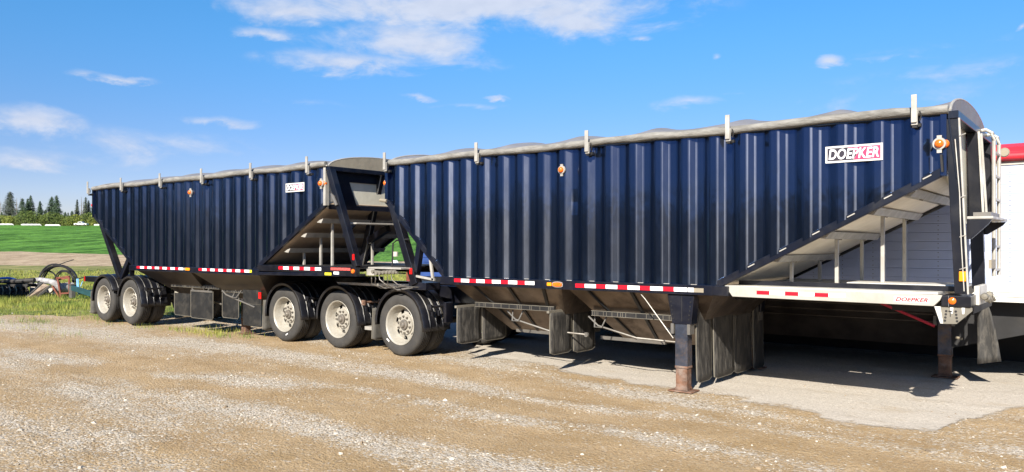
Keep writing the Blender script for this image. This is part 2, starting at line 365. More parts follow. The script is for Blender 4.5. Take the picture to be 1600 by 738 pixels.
def grid_sheet(name, rho, frac, b0, b1, mat, kind='structure', zoff=0.):
    """sheet between depth curves b0(rho) and b1(rho); rho is lateral slope u/d (or u itself)"""
    RR, T = np.meshgrid(rho, frac); D = b0(RR)+(b1(RR)-b0(RR))*T; U = RR*np.where(D > 12, D, 12)
    X, Y = uv2w(U, D); Z = terrain(X, Y)+zoff
    v = np.stack([X, Y, Z], -1).reshape(-1, 3); nr, nc = RR.shape
    idx = np.arange(nr*nc).reshape(nr, nc); f = np.stack([idx[:-1, :-1], idx[:-1, 1:], idx[1:, 1:], idx[1:, :-1]], -1).reshape(-1, 4)
    me = bpy.data.meshes.new(name); me.vertices.add(len(v)); me.vertices.foreach_set('co', v.ravel())
    me.loops.add(f.size); me.loops.foreach_set('vertex_index', f.ravel().astype(np.int32))
    me.polygons.add(len(f)); me.polygons.foreach_set('loop_start', np.arange(0, f.size, 4, dtype=np.int32)); me.polygons.foreach_set('loop_total', np.full(len(f), 4, dtype=np.int32))
    me.polygons.foreach_set('use_smooth', np.ones(len(f), bool)); me.update(); me.validate(); me.materials.append(mat)
    o = bpy.data.objects.new(name, me); C.objects.link(o); o['kind'] = kind
    return o

# ground material: packed dirt, gravel drifts along the wheel tracks, pale limestone patch
def yard_mat():
    m = bpy.data.materials.new('yard_gravel'); m.use_nodes = True; t = NT(m.node_tree); p = t.n['Principled BSDF']
    pos = t.node('ShaderNodeNewGeometry').outputs['Position']
    sep = t.node('ShaderNodeSeparateXYZ'); t.l.new(pos, sep.inputs[0]); x, y, z = sep.outputs
    st = t.noise(t.vmul(pos, (.16, .75, 1)), 1.0, 5, .6, .6)          # streaks along the trailers
    st2 = t.noise(t.vmul(pos, (.5, 2.4, 1)), 1.0, 6, .65, .4)
    blot = t.noise(pos, 1.3, 6, .65)
    fine = t.noise(pos, 22, 5, .7); grit = t.noise(pos, 75, 3, .7)
    vd = t.vor(pos, 38); vc = t.vor(pos, 38, 'Color'); vd2 = t.vor(pos, 95); vc2 = t.vor(pos, 95, 'Color')
    grav = t.math('ADD', t.math('ADD', t.math('MULTIPLY', st, 1.5), t.math('MULTIPLY', st2, .8)), t.math('MULTIPLY', blot, .6))   # ~1.45 mean
    at = t.node('ShaderNodeAttribute'); at.attribute_name = 'drift'; dr = at.outputs['Fac']
    gm = t.ramp(t.math('ADD', dr, t.math('MULTIPLY', t.math('SUBTRACT', grav, 1.45), .35)), .10, 1.35, .10, .95, smooth=False)
    dirt = t.mix(t.ramp(blot, .3, .7), (.35, .245, .125, 1), (.47, .345, .20, 1))
    dirt = t.mix(t.ramp(st2, .25, .6), t.mix(.5, dirt, (.31, .205, .10, 1)), dirt)
    dirt = t.mix(t.ramp(fine, .35, .7), t.mix(.3, dirt, (.24, .15, .075, 1)), dirt)
    vs = t.node('ShaderNodeSeparateColor'); t.l.new(vc, vs.inputs[0]); vs2 = t.node('ShaderNodeSeparateColor'); t.l.new(vc2, vs2.inputs[0])
    g1 = t.mix(vs.outputs[0], (.27, .22, .155, 1), (.64, .585, .50, 1)); g2 = t.mix(vs2.outputs[0], (.26, .20, .13, 1), (.56, .49, .39, 1))
    g = t.mix(.5, g1, g2)
    # scattered stones in the dirt where the cell value is high
    stone = t.math('MULTIPLY', t.ramp(vs.outputs[1], .80, .84), t.ramp(vd, .42, .30))
    stone2 = t.math('MULTIPLY', t.ramp(vs2.outputs[1], .72, .78), t.ramp(vd2, .42, .3))
    stn = t.math('MAXIMUM', stone, stone2)
    vb = t.vor(pos, 17, 'Color'); vbs = t.node('ShaderNodeSeparateColor'); t.l.new(vb, vbs.inputs[0])
    m1 = t.ramp(t.math('SUBTRACT', gm, t.math('ADD', t.math('MULTIPLY', vs.outputs[2], .75), .05)), 0, .06)
    m2 = t.ramp(t.math('SUBTRACT', gm, t.math('ADD', t.math('MULTIPLY', vs2.outputs[2], .85), .02)), 0, .06)
    m3 = t.ramp(t.math('SUBTRACT', gm, t.math('ADD', t.math('MULTIPLY', vbs.outputs[0], .8), .25)), 0, .1)
    c = t.mix(t.math('MULTIPLY', m2, .65), dirt, g2); c = t.mix(t.math('MULTIPLY', m1, .70), c, g1)
    c = t.mix(t.math('MULTIPLY', m3, .5), c, (.54, .49, .42, 1))
    dk = t.math('MULTIPLY', t.ramp(vs.outputs[0], .16, .10), t.ramp(vd, .5, .3)); c = t.mix(t.math('MULTIPLY', dk, .55), c, (.13, .09, .055, 1))
    c = t.mix(t.math('MULTIPLY', stn, t.ramp(gm, 0, 1, .35, .9)), c, g1)
    # pale patch, near edge follows Yb(x)
    fc = t.node('ShaderNodeFloatCurve'); cm = fc.mapping; cu = cm.curves[0]
    pts = [(-16, 13.2), (-12, 11.5), (-10, 10.3), (-8.5, 9.85), (-6.95, 9.7), (-6.01, 9.3), (-5.2, 9.16), (-3.74, 9.15), (-2.65, 8.77), (-2.03, 8.5), (-1.5, 8.6), (-1.3, 9.6), (-.9, 10.6), (0.5, 10.9), (4, 11.5)]
    while len(cu.points) > 2: cu.points.remove(cu.points[-1])
    nx = lambda a: (a+16)/20; ny = lambda b: (b-7)/8
    cu.points[0].location = (nx(pts[0][0]), ny(pts[0][1])); cu.points[1].location = (nx(pts[-1][0]), ny(pts[-1][1]))
    for a, b in pts[1:-1]: cu.points.new(nx(a), ny(b))
    for q in cu.points: q.handle_type = 'VECTOR'
    cm.update()
    wob = t.math('ADD', t.math('MULTIPLY', t.math('SUBTRACT', t.noise(pos, 1.5, 7, .68), .5), 1.15), t.math('MULTIPLY', t.math('SUBTRACT', t.noise(pos, 9, 4, .7), .5), .22))
    t.l.new(t.math('MULTIPLY', t.math('ADD', t.math('ADD', x, t.math('MULTIPLY', wob, .7)), 16), 1/20, clamp=True), fc.inputs['Value'])
    yb = t.math('ADD', t.math('MULTIPLY', fc.outputs[0], 8), 7)
    pm = t.ramp(t.math('SUBTRACT', t.math('ADD', y, wob), yb), -.06, .16)
    pm = t.math('MULTIPLY', pm, t.ramp(y, 17, 20, 1, 0)); pm = t.math('MULTIPLY', pm, t.ramp(x, -17, -12.5))
    pale = t.mix(t.ramp(fine, .3, .7), (.41, .375, .325, 1), (.51, .465, .405, 1)); pale = t.mix(t.math('MULTIPLY', stn, .4), pale, (.68, .63, .55, 1))
    stain = t.math('MULTIPLY', t.ramp(t.noise(t.vmul(pos, (.7, 1.6, 1)), 1.6, 7, .7), .52, .74), .55)
    pale = t.mix(stain, pale, (.34, .27, .18, 1)); pk = t.math('MULTIPLY', t.ramp(vs2.outputs[0], .14, .08), .5); pale = t.mix(pk, pale, (.20, .17, .14, 1))
    c = t.mix(t.math('MULTIPLY', pm, .93), c, pale)
    t.l.new(c, p.inputs['Base Color']); p.inputs['Roughness'].default_value = .92; p.inputs['Specular IOR Level'].default_value = .15
    hgt = t.math('ADD', t.math('MULTIPLY', fine, .9), t.math('MULTIPLY', t.math('SUBTRACT', 1, vd), t.math('ADD', .35, t.math('MULTIPLY', gm, .7))))
    hgt = t.math('ADD', hgt, t.math('MULTIPLY', grit, .5)); hgt = t.math('ADD', hgt, t.math('MULTIPLY', st2, .8))
    hgt = t.math('MULTIPLY', hgt, t.math('SUBTRACT', 1, t.math('MULTIPLY', pm, .6)))
    b = t.node('ShaderNodeBump'); b.inputs['Strength'].default_value = 1.0; b.inputs['Distance'].default_value = .022
    t.l.new(hgt, b.inputs['Height']); t.l.new(b.outputs[0], p.inputs['Normal'])
    return m
def field_mat(name, cols, scale, stretch, bumpd=.15):
    m = bpy.data.materials.new(name); m.use_nodes = True; t = NT(m.node_tree); p = t.n['Principled BSDF']
    pos = t.node('ShaderNodeNewGeometry').outputs['Position']
    mp = t.node('ShaderNodeMapping'); t.l.new(pos, mp.inputs[0]); mp.inputs['Rotation'].default_value = (0, 0, -TH)
    v = t.vmul(mp.outputs[0], stretch)
    a = t.noise(v, scale, 8, .72, .3); b_ = t.noise(v, scale*7, 4, .7)
    f = t.math('ADD', t.math('MULTIPLY', a, .65), t.math('MULTIPLY', b_, .35))
    c = t.mix(t.ramp(f, .40, .58), (*cols[0], 1), (*cols[1], 1))
    if len(cols) > 2: c = t.mix(t.ramp(t.noise(v, scale*2.3, 5, .7), .55, .7), c, (*cols[2], 1))
    t.l.new(c, p.inputs['Base Color']); p.inputs['Roughness'].default_value = .9; p.inputs['Specular IOR Level'].default_value = .1
    bb = t.node('ShaderNodeBump'); bb.inputs['Strength'].default_value = .9; bb.inputs['Distance'].default_value = bumpd
    t.l.new(f, bb.inputs['Height']); t.l.new(bb.outputs[0], p.inputs['Normal'])
    return m
wavy = lambda r, a, s: (vnoise(r*s+11, r*0+s, 9)-.5)*a
bA = lambda r: 20.6+wavy(r, .9, 60)
bB = lambda r: np.interp(r, [-.65, -.15], [72, 66])+wavy(r, 2.5, 40)
bC = lambda r: np.interp(r, [-.65, -.15], [112, 80])+wavy(r, 3, 30)
bD = lambda r: 334+wavy(r, 4, 20)
bE = lambda r: 3000+0*r
rho_near = np.concatenate([np.linspace(-9, -1.3, 26)[:-1], np.linspace(-1.3, 1.3, 560), np.linspace(1.3, 9, 26)[1:]])
fr = np.concatenate([np.linspace(0, .86, 24)[:-1], np.linspace(.86, 1, 440)])   # yard sheet: far behind the viewer up to the verge
gy = grid_sheet('gravel_yard', rho_near, fr, lambda r: -110+0*r, bA, yard_mat())
_n = len(gy.data.vertices); _a = np.zeros(_n*3); gy.data.vertices.foreach_get('co', _a); _a = _a.reshape(-1, 3)
_t = gy.data.attributes.new('drift', 'FLOAT', 'POINT'); _t.data.foreach_set('value', driftf(_a[:, 0], _a[:, 1]).astype(np.float32))
rho_far = np.linspace(-2.2, 2.2, 420)
grid_sheet('grass_verge', rho_far, np.linspace(0, 1, 90), bA, bB, field_mat('verge_ground', [(.07, .105, .022), (.27, .245, .10), (.10, .18, .025)], .4, (1, .3, 1), .2))
grid_sheet('ploughed_soil', rho_far, np.linspace(0, 1, 40), bB, bC, field_mat('soil_strip', [(.22, .16, .10), (.46, .36, .25), (.33, .29, .15)], 1.0, (1, .2, 1), .25))
grid_sheet('green_field', rho_far, np.linspace(0, 1, 120), bC, bD, field_mat('crop_green', [(.030, .085, .012), (.12, .27, .045), (.04, .10, .018)], .24, (1, .22, 1), 1.2))
grid_sheet('far_land', rho_far, np.linspace(0, 1, 20), bD, bE, field_mat('far_grass', [(.07, .10, .03), (.12, .15, .05)], .05, (1, 1, 1), .2))

# ------------------------------------------------------------ shared trailer pieces
PITCH = .3753; DEP = .054
def corr_y(x, x0):           # depth inwards for the corrugated sheet
    q = ((x-x0)/PITCH) % 1.0
    if q < .23: return DEP*q/.23
    if q < .5: return DEP
    if q < .75: return DEP*(1-(q-.5)/.25)
    return 0.
def side_sheet(xa, xb, x0, zt, zb, ysign, Y, parent, dents=()):
    """zb(x): bottom outline; sheet from zb to zt, ribs starting at x0"""
    xs = {xa, xb}
    k = math.floor((xa-x0)/PITCH)-1
    while x0+k*PITCH < xb+1:
        for q in (0, .23, .5, .75):
            for e in (-.014, -.005, .005, .014):
                x = x0+(k+q)*PITCH+e
                if xa < x < xb: xs.add(round(x, 5))
        k += 1
    for c in (-9.84, -8.47, -3.94, -1.42, -19.85, -17.80, -12.93, -10.9):
        if xa < c < xb: xs.add(c)
    xs = sorted(xs); NZ = 10; v = []; f = []
    for x in xs:
        e = .012; y = (corr_y(x-e, x0)+corr_y(x+e, x0))/2 if not (xa == x or xb == x) else corr_y(x, x0)
        b = zb(x)
        for j in range(NZ+1):
            z = b+(zt-b)*j/NZ; yy = y
            for dx, dz, r, a in dents:
                yy += a*math.exp(-((x-dx)**2+(z-dz)**2)/r**2)
            v.append((x, Y+ysign*yy, z))
    for i in range(len(xs)-1):
        for j in range(NZ):
            a = i*(NZ+1)+j; f.append((a, a+NZ+1, a+NZ+2, a+1) if ysign > 0 else (a, a+1, a+NZ+2, a+NZ+1))
    mb = MB().add(v, f); o = mb.build('side_panel', 'navy', parent)
    so_ = o.modifiers.new('thickness', 'SOLIDIFY'); so_.thickness = .004; so_.offset = -1
    return o
def wheel(name='wheel', parent=None, loc=(0, 0, 0)):
    """dual wheel about its hub; outer face at y=0 pointing -Y"""
    n = 56
    def skip(i, k): return i == 6 and (k % 8) in (0, 1, 2)
    rim = MB().lathe([(.334, .012), (.342, .004), (.336, -.002), (.324, .006), (.311, .022), (.300, .10), (.258, .165), (.198, .150), (.172, .144), (.168, .120), (.115, .112), (.0, .112)], (0, 0, 0), n, skip=skip)
    rim.lathe([(.305, .17), (.306, .24), (.33, .27)], (0, 0, 0), n)
    rim.lathe([(.335, .335), (.30, .36), (.30, .55), (.33, .61), (.0, .61)], (0, 0, 0), n)
    o = rim.build(name, 'rim', parent, smooth=True, origin=(0, 0, 0)); o.location = loc
    ty = MB()
    def tyre(y0):
        prof = [(.338, .030), (.345, .012), (.368, .000), (.43, -.008), (.472, -.004), (.499, .010), (.515, .030), (.521, .052)]
        ys = [.052, .070, .076, .084, .090, .112, .118, .126, .132, .154, .160, .168, .174, .196, .202, .210, .216]
        for j, yy in enumerate(ys[1:]): prof.append((.525 if j % 4 in (0, 3) else .510, yy))
        prof += [(.521, .224), (.515, .246), (.499, .266), (.472, .280), (.43, .284), (.368, .276), (.338, .262), (.33, .24), (.326, .14), (.33, .05), (.338, .030)]
        ty.lathe(prof, (0, y0, 0), 64)
    tyre(0); tyre(.335)
    ty.build('tyre', 'tyre', o, smooth=True, origin=(0, 0, 0))
    hb = MB().lathe([(.0, .04), (.035, .04), (.045, .052), (.052, .075), (.085, .082), (.092, .12), (.0, .12)], (0, 0, 0), 20)
    for k in range(10):
        a = 2*math.pi*(k+.5)/10; x, z = .14*math.cos(a), .14*math.sin(a); hb.lathe([(.0, .075), (.012, .075), (.016, .082), (.018, .118)], (x, 0, z), 6)
    hb.build('hub', 'hub', o, smooth=True, origin=(0, 0, 0))
    dr = MB().lathe([(.235, .20), (.235, .50), (.0, .50)], (0, 0, 0), 24).build('brake_drum', 'blackflat', o, smooth=True, origin=(0, 0, 0))
    return o
def fender(parent, x, z, a0, a1, Y, front_skirt=True, back_skirt=False):
    r0 = .585; W = .60; mb = MB(); n = 22; prof = []
    # cross profile in (y, dr): outer lip, ribs
    cross = [(-.012, -.055), (-.016, -.012), (0, .0)]
    for c in (.15, .30, .45): cross += [(c-.030, 0.0), (c-.024, .007), (c-.012, .007), (c-.006, 0.0)]
    cross += [(W-.01, 0), (W, -.05)]
    path = []
    if back_skirt: path.append((x+(r0+.01)*math.cos(a0)-.012, z+(r0)*math.sin(a0)-.14, None))
    for i in range(n+1):
        a = a0+(a1-a0)*i/n; path.append((math.cos(a), math.sin(a), 1))
    rings = []
    for q in path:
        ring = []
        for y, dr in cross:
            if q[2]: ring.append((x+(r0+dr)*q[0], Y+y, z+(r0+dr)*q[1]))
            else: ring.append((q[0]-dr, Y+y, q[1]))
        rings.append(ring)
    if front_skirt:
        la = path[-1]
        for dz, dx in ((-.02, .015), (-.10, .03), (-.19, .045)):
            rings.append([(x+(r0+dr)*la[0]+dx, Y+y, z+r0*la[1]+dz) for y, dr in cross])
    m = len(cross); v = [p for r_ in rings for p in r_]; f = []
    for i in range(len(rings)-1):
        for j in range(m-1): f.append((i*m+j, i*m+j+1, (i+1)*m+j+1, (i+1)*m+j))
    o = MB().add(v, f).build('fender', 'fender', parent, smooth=True)
    s_ = o.modifiers.new('thickness', 'SOLIDIFY'); s_.thickness = .008; s_.offset = 0
    rl = MB()
    for c in (.13, .29, .45):
        rl.tube([(x+(r0+.012)*math.cos(a), Y+c-.002, z+(r0+.012)*math.sin(a)) for a in np.linspace(a0+.25, a1, 20)], .0035, 5)
    rl.build_each('dusty_highlight_ridge', 'brown_angle', o, smooth=True)  # pale tubes stand for rib highlights and for dust lying along them
    return o
def fender_bar(parent, x, z, Y, rusty=False):
    mb = MB().tube([(x, Y+.04, z), (x, Y+.52, z)], .022, 10)
    mb.build('mounting_bar', 'rust' if rusty else 'fender', parent, smooth=True, label='rusty brown mounting bar' if rusty else None)
    cl = MB()
    for y in (.07, .46):
        cl.box(x-.05, x+.035, Y+y-.02, Y+y+.02, z-.05, z+.04)
    cl.build_each('clamp', 'rust' if rusty else 'fender', parent, bevel=.006)
    lug = MB()
    for y in (.12, .27, .42): lug.box(x-.004, x+.022, Y+y-.022, Y+y+.022, z-.155, z-.065)
    lug.build_each('bracket', 'fender', parent, bevel=.006)
def flapx(parent, x, y0, y1, z0, z1, mat='flap', lean=0., curve=.012, name='mud_flap'):
    """flap standing across the trailer (faces +X)"""
    v = []; f = []; n = 10; m = 6; rc = .045
    for i in range(n+1):
        tz = i/n; z = z1+(z0-z1)*tz
        for j in range(m+1):
            ty = j/m; yy = y0+(y1-y0)*ty
            zz = z
            if i == n: zz = z0+(rc*.7 if j in (0, m) else 0)
            v.append((x+lean*tz+curve*math.sin(ty*math.pi)*tz*.6-curve*math.sin(tz*3.0)*.5, yy, zz))
    for i in range(n):
        for j in range(m): a = i*(m+1)+j; f.append((a, a+1, a+m+2, a+m+1))
    o = MB().add(v, f).build(name, mat, parent, smooth=True); s_ = o.modifiers.new('thickness', 'SOLIDIFY'); s_.thickness = .012; s_.offset = 0
    # pale worn bead round the edge
    e = []
    for i in range(n+1): e.append(v[i*(m+1)])
    for j in range(1, m+1): e.append(v[n*(m+1)+j])
    for i in range(n-1, -1, -1): e.append(v[i*(m+1)+m])
    MB().tube(e, .008, 5).build('edge_bead', 'brown_angle', o, smooth=True)
    return o
def flapy(parent, x0, x1, y, z0, z1, mat='flapc'):
    v = [(x0, y, z1), (x1, y, z1), (x1, y, z0+.04), (x1-.04, y, z0), (x0+.04, y, z0), (x0, y, z0+.04)]
    o = MB().prism([(p[0], p[2]) for p in v], 'y', y, y+.014).build('mud_flap', mat, parent, bevel=.003)
    MB().tube([(x0, y-.003, z1), (x0, y-.003, z0+.04), (x0+.04, y-.003, z0), (x1-.04, y-.003, z0), (x1, y-.003, z0+.04), (x1, y-.003, z1)], .006, 5).build('edge_bead', 'brown_angle', o, smooth=True)
    return o
def refl_strip(parent, x0, x1, z0, z1, y, n, end_white=True, dz=0., first_red=True, wr=.54):
    """red/white conspicuity tape: n red+white pairs"""
    p = (x1-x0)/n; r = MB(); rr = 1-wr
    o = MB().box(x0, x1, y-.0025, y+.001, z0, z1).build('reflective_tape', 'white', parent)
    for i in range(n): a = x0+i*p; r.box(a+.0005, a+p*rr, y-.0045, y-.0027, z0-.0005, z1+.0005)
    r.build_each('red_block', 'red', o)
    return o
def marker(parent, x, y, z, r=.042, two=False, mat='amber', plate='aluw'):
    b = MB().lathe([(0, -.012), (r*1.35, -.012), (r*1.45, 0), (r*1.45, .012), (0, .012)], (x, y, z), 18)
    b.box(x-r*.5, x+r*.5, y-.006, y+.010, z-r*2.1, z+r*1.9)
    o = b.build('marker_light', plate, parent, smooth=True)
    MB().lathe([(0, -.052), (r*.5, -.050), (r*.85, -.038), (r, -.012), (r, 0)], (x, y, z), 18).build('lens', mat, o, smooth=True)
    if two:
        l = MB(); l.v = []; 
        for k in range(7):
            a = k/6*math.pi/2; rr = r*math.cos(a)*1.0; xx = x+.045+.04*math.sin(a)
            for q in range(16): t_ = 2*math.pi*q/16; l.v.append((xx, y+.05+rr*math.cos(t_), z+rr*math.sin(t_)))
        for k in range(6):
            for q in range(16): l.f.append((k*16+q, k*16+(q+1)%16, (k+1)*16+(q+1)%16, (k+1)*16+q)); l.m.append(0)
        l.build('lens', mat, o, smooth=True)
    return o
def logo(parent, x0, x1, z0, z1, y):
    bd = MB().box(x0, x1, y-.004, y, z0, z1).build('name_plate', 'label', parent)
    b = .022; w = x1-x0; xm = x0+w*.55
    blk = MB().prism([(x0+b, z0+b), (xm-.03, z0+b), (xm+.01, (z0+z1)/2), (xm-.09, z1-b), (x0+b, z1-b)], 'y', y-.0065, y-.0041); blk.build('dark_field', 'logoblack', bd)
    rd = MB().prism([(xm-.028, z0+b), (x1-b, z0+b), (x1-b, z1-b), (xm-.088, z1-b), (xm+.012, (z0+z1)/2)], 'y', y-.0065, y-.0041); rd.build('red_field', 'pink', bd)
    text_mesh('DOEPKER', 'lettering', 'white', bd, x0+b+.014, x1-b-.014, z0+b+.013, z1-b-.012, y-.009, shear=.16, bold=.022)
def tarp(parent, xa, xb, ya, yb, z, bows, cap_front='tarp', cap_rear='tarp', seed=3, rise=.285, cap=.25):
    rg = random.Random(seed); nb = bows; amp = [rg.uniform(.08, .30) for _ in range(nb)]; amp[0] = .25; amp[-1] = .42
    NX = nb*10; NY = 24; v = []; f = []
    for i in range(NX+1):
        x = xa+(xb-xa)*i/NX; fb = i/NX*nb; k = min(int(fb), nb-1); s = fb-k
        sag = 1-amp[k]*(math.sin(math.pi*s)**.8) if 0 < s < 1 else 1
        sag *= 1-.16*max(0, 1-min(i, NX-i)/4)
        for j in range(NY+1):
            th = math.pi*j/NY; q = -math.cos(th); yy = (ya+yb)/2+q*(yb-ya)/2
            zz = z+rise*sag*(max(0, 1-q*q)**.5)+.006*math.sin(x*9+q*7)*(1-q*q)
            v.append((x, yy, zz))
    for i in range(NX):
        for j in range(NY): a = i*(NY+1)+j; f.append((a, a+NY+1, a+NY+2, a+1))
    o = MB().add(v, f).build('tarp', 'tarp', parent, smooth=True)
    for x, mt, sx in ((xa, cap_rear, -1), (xb, cap_front, 1)):
        pts = [((ya+yb)/2-math.cos(math.pi*j/28)*(yb-ya)/2, z+cap*math.sin(math.pi*j/28)) for j in range(29)]
        c = MB().prism(pts, 'x', x-.012, x+.022).build('end_cap', mt, parent)
        MB().tube([(x+.012*sx, p[0], p[1]) for p in pts], .014, 6).build('rim_tube', 'aluw', c, smooth=True)
    # rolled edge along the near side
    rp = []
    n = int((xb-xa)/.25)
    for i in range(n+1): x = xa+(xb-xa)*i/n; rp.append((x, ya-.035+.006*math.sin(x*3.1), z+.035+.010*math.sin(x*2.3+1)+.004*math.sin(x*9)))
    MB().tube(rp, [.050+.005*math.sin(i*1.7) for i in range(n+1)], 12).build('tarp_roll', 'roll', parent, smooth=True)
    MB().tube([(xa, yb+.02, z+.02), (xb, yb+.02, z+.02)], .04, 8).build('latch_tube', 'aluw', parent, smooth=True)
def clips(parent, xs, Y, z=3.11):
    for x in xs:
        b = MB().box(x-.027, x+.027, Y-.135, Y-.112, z+.03, z+.32)
        b.box(x-.030, x+.030, Y-.112, Y-.085, z+.005, z+.16)
        o = b.build('tarp_stop', 'aluw', parent, bevel=.004)
        MB().box(x-.022, x+.022, Y-.10, Y-.02, z-.02, z+.012).tube([(x+.045, Y-.09, z+.15), (x+.062, Y-.085, z+.10), (x+.045, Y-.08, z+.05)], .008, 6).box(x-.05, x+.05, Y-.05, Y-.005, z-.005, z+.03).build('latch', 'blackflat', o)

# ------------------------------------------------------------ lead trailer (right half of the photo)
Y = 9.0; YF = Y+2.59
L = thing('grain_trailer', (-5.6, 10.3, 0), 'nearer dark blue ribbed hopper trailer with three dual wheels and a landing leg', 'trailer', 'dark blue hopper grain trailers')
ZB = 1.37; ZT = 3.215
def zbL(x):
    return max(ZB, 2.63-(x+9.84)*.919, ZB+(x+3.94)*.5075)
X0L = -8.4065
side_sheet(-9.80, -1.47, X0L, ZT, zbL, 1, Y, L, dents=[(-6.02, 2.50, .045, .010), (-2.05, 2.30, .10, .006)])
side_sheet(-9.80, -1.47, X0L, ZT, zbL, -1, YF, L)
# end edge posts, top rails, sloping edge tubes
for yy, s in ((Y, 1), (YF, -1)):
    a, b = sorted((yy-.012*s, yy+.075*s))
    MB().box(-1.475, -1.415, a, b, 2.58, 3.235).build('corner_post', 'navy', L, bevel=.005)
    MB().box(-9.86, -9.795, a, b, 2.58, 3.22).build('corner_post', 'navy', L, bevel=.005)
    MB().box(-9.86, -1.475, a, b, 3.215, 3.25).build('top_rail', 'rail', L)
    MB().bar((-9.85, (a+b)/2, 2.63), (-8.45, (a+b)/2, 1.345), .09, .05, (0, 1, 0)).build('edge_tube', 'rail', L, bevel=.006)
    MB().bar((-3.98, (a+b)/2, 1.345), (-1.43, (a+b)/2, 2.64), .09, .055, (0, 1, 0)).build('edge_tube', 'rail', L, bevel=.006)
    MB().box(-8.56, -3.76, a-.004, b+.004, 1.245, 1.372).build('side_rail', 'rail', L, bevel=.006)
# weld beads along the front slope edge
wd = MB()
k = 12
for i in range(13, 19):
    x = X0L+i*PITCH+.05; wd.bar((x-.035, Y-.002, zbL(x-.035)+.018), (x+.045, Y-.002, zbL(x+.045)+.018), .012, .008, (0, 1, 0))
for i in range(0, 12):
    x = X0L+i*PITCH+.03; wd.box(x, x+.08, Y-.004, Y+.004, 1.372, 1.380)
wd.build_each('weld_bead', 'aluw', L)
bm = MB()
for dx in (0, .02, .075, .09): pass
# slope sheets
def slope_sheet(x0, z0, x1, z1, y0, y1, parent, name, mat='slope', th=.012):
    n = 14; m = 10; v = []; f = []
    for i in range(n+1):
        for j in range(m+1):
            t_ = i/n; q = j/m
            b = .012*math.sin(t_*math.pi*3)*math.sin(q*math.pi)
            v.append((x0+(x1-x0)*t_, y0+(y1-y0)*q, z0+(z1-z0)*t_-b))
    for i in range(n):
        for j in range(m): a = i*(m+1)+j; f.append((a, a+m+1, a+m+2, a+1))
    o = MB().add(v, f).build(name, mat, parent, smooth=True); s_ = o.modifiers.new('thickness', 'SOLIDIFY'); s_.thickness = th; s_.offset = 1
    return o
slope_sheet(-3.98, 1.33, -1.42, 2.645, Y+.06, YF-.06, L, 'slope_sheet')
slope_sheet(-9.84, 2.62, -8.40, 1.32, Y+.06, YF-.06, L, 'slope_sheet')
MB().prism([(Y+.075, 3.24), (Y+.075, 2.66), (Y+.30, 2.5), (Y+.85, 2.12), (YF-.6, 2.12), (YF-.075, 2.5), (YF-.075, 3.24)], 'x', -1.445, -1.42).build('front_bulkhead', 'bulk', L)
MB().box(-9.835, -9.81, Y+.075, YF-.075, 2.60, 3.24).build('rear_bulkhead', 'navy', L)
# cross stiffeners below the front slope with their stays
for x, z in ((-3.22, 1.735), (-2.68, 2.01), (-2.17, 2.27), (-1.80, 2.455)):
    v = [(x-.02, z-.005), (x+.07, z+.03), (x+.02, z-.055), (x-.06, z-.06)]
    o = MB().prism([(x-.10, z-.055), (x+.03, z-.070), (x+.09, z+.012), (x-.01, z-.012)], 'y', Y+.11, YF-.12).build('stiffener', 'aluw', L, bevel=.003)
    bl = MB()
    for yy in (9.72, 9.80, 10.82, 10.90): bl.lathe([(0, -.008), (.014, -.006), (.016, .006), (0, .008)], (x+.01, yy, z-.066), 8)
    bl.build_each('bolt', 'brown_angle', o)
    if x < -2.0:
        for yy in (9.72, 10.86):
            MB().box(x-.035, x+.005, yy-.02, yy+.02, 1.385, z-.055).build('stay', 'aluw', L, bevel=.003)
# nose deck
MB().box(-3.80, -2.50, Y+.02, YF-.02, 1.355, 1.378).box(-2.50, -2.18, Y+.02, 9.82, 1.355, 1.378).box(-2.50, -2.18, 10.08, YF-.02, 1.355, 1.378).box(-2.18, -1.50, Y+.02, YF-.02, 1.355, 1.378).build('deck_plate', 'alu', L)  # opening added in the plate so a sun patch reaches the ground
for s, yy in ((1, Y), (-1, YF)):
    a, b = sorted((yy-.014*s, yy+.06*s))
    face = [(-3.80, 1.376), (-1.455, 1.350), (-1.475, 1.300), (-1.535, 1.236), (-3.70, 1.247)]
    MB().prism(face, 'y', a, b).build('deck_rail', 'deckrail', L, bevel=.004)
MB().box(-3.74, -1.32, Y+.28, Y+.36, 1.379, 1.432).build('deck_angle', 'black', L, bevel=.004)
MB().box(-2.5, -1.36, Y+.40, Y+.9, 1.379, 1.44).build('deck_step', 'alu', L, bevel=.004)
MB().bar((-3.95, Y+.02, 1.31), (-3.74, Y-.01, 1.31), .09, .12, (0, 0, 1)).build('joint_plate', 'rail', L, bevel=.008)
# corner box with lamp and gusset skirt
cb = MB().box(-1.468, -1.20, Y+.0, Y+.50, 1.236, 1.350).build('corner_box', 'black', L, bevel=.008)
MB().box(-1.40, -1.398, Y-.003, Y, 1.236, 1.35).build('seam', 'aluw', cb)
MB().lathe([(0, -.022), (.022, -.020), (.036, -.008), (.036, 0), (0, 0)], (-1.365, Y, 1.297), 18).build('marker_lamp', 'amber', L, smooth=True)
gs = MB().prism([(-1.50, 1.234), (-1.19, 1.234), (-1.19, 1.20), (-1.33, 1.062), (-1.46, 1.055)], 'y', Y+.02, Y+.032)
gs.build('skirt_plate', 'brown_angle', L)
MB().prism([(-1.53, 1.234), (-1.475, 1.234), (-1.45, 1.06), (-1.475, 1.06)], 'y', Y+.005, Y+.019).build('skirt_flange', 'label', L)
dots = MB()
for x in (-1.435, -1.325):
    for k in range(4): dots.lathe([(0, -.003), (.012, -.003), (.012, .004)], (x+.004*k*(1 if x < -1.4 else -1), Y+.02, 1.09+.033*k), 10)
dots.build_each('bolt', 'blackflat', L)
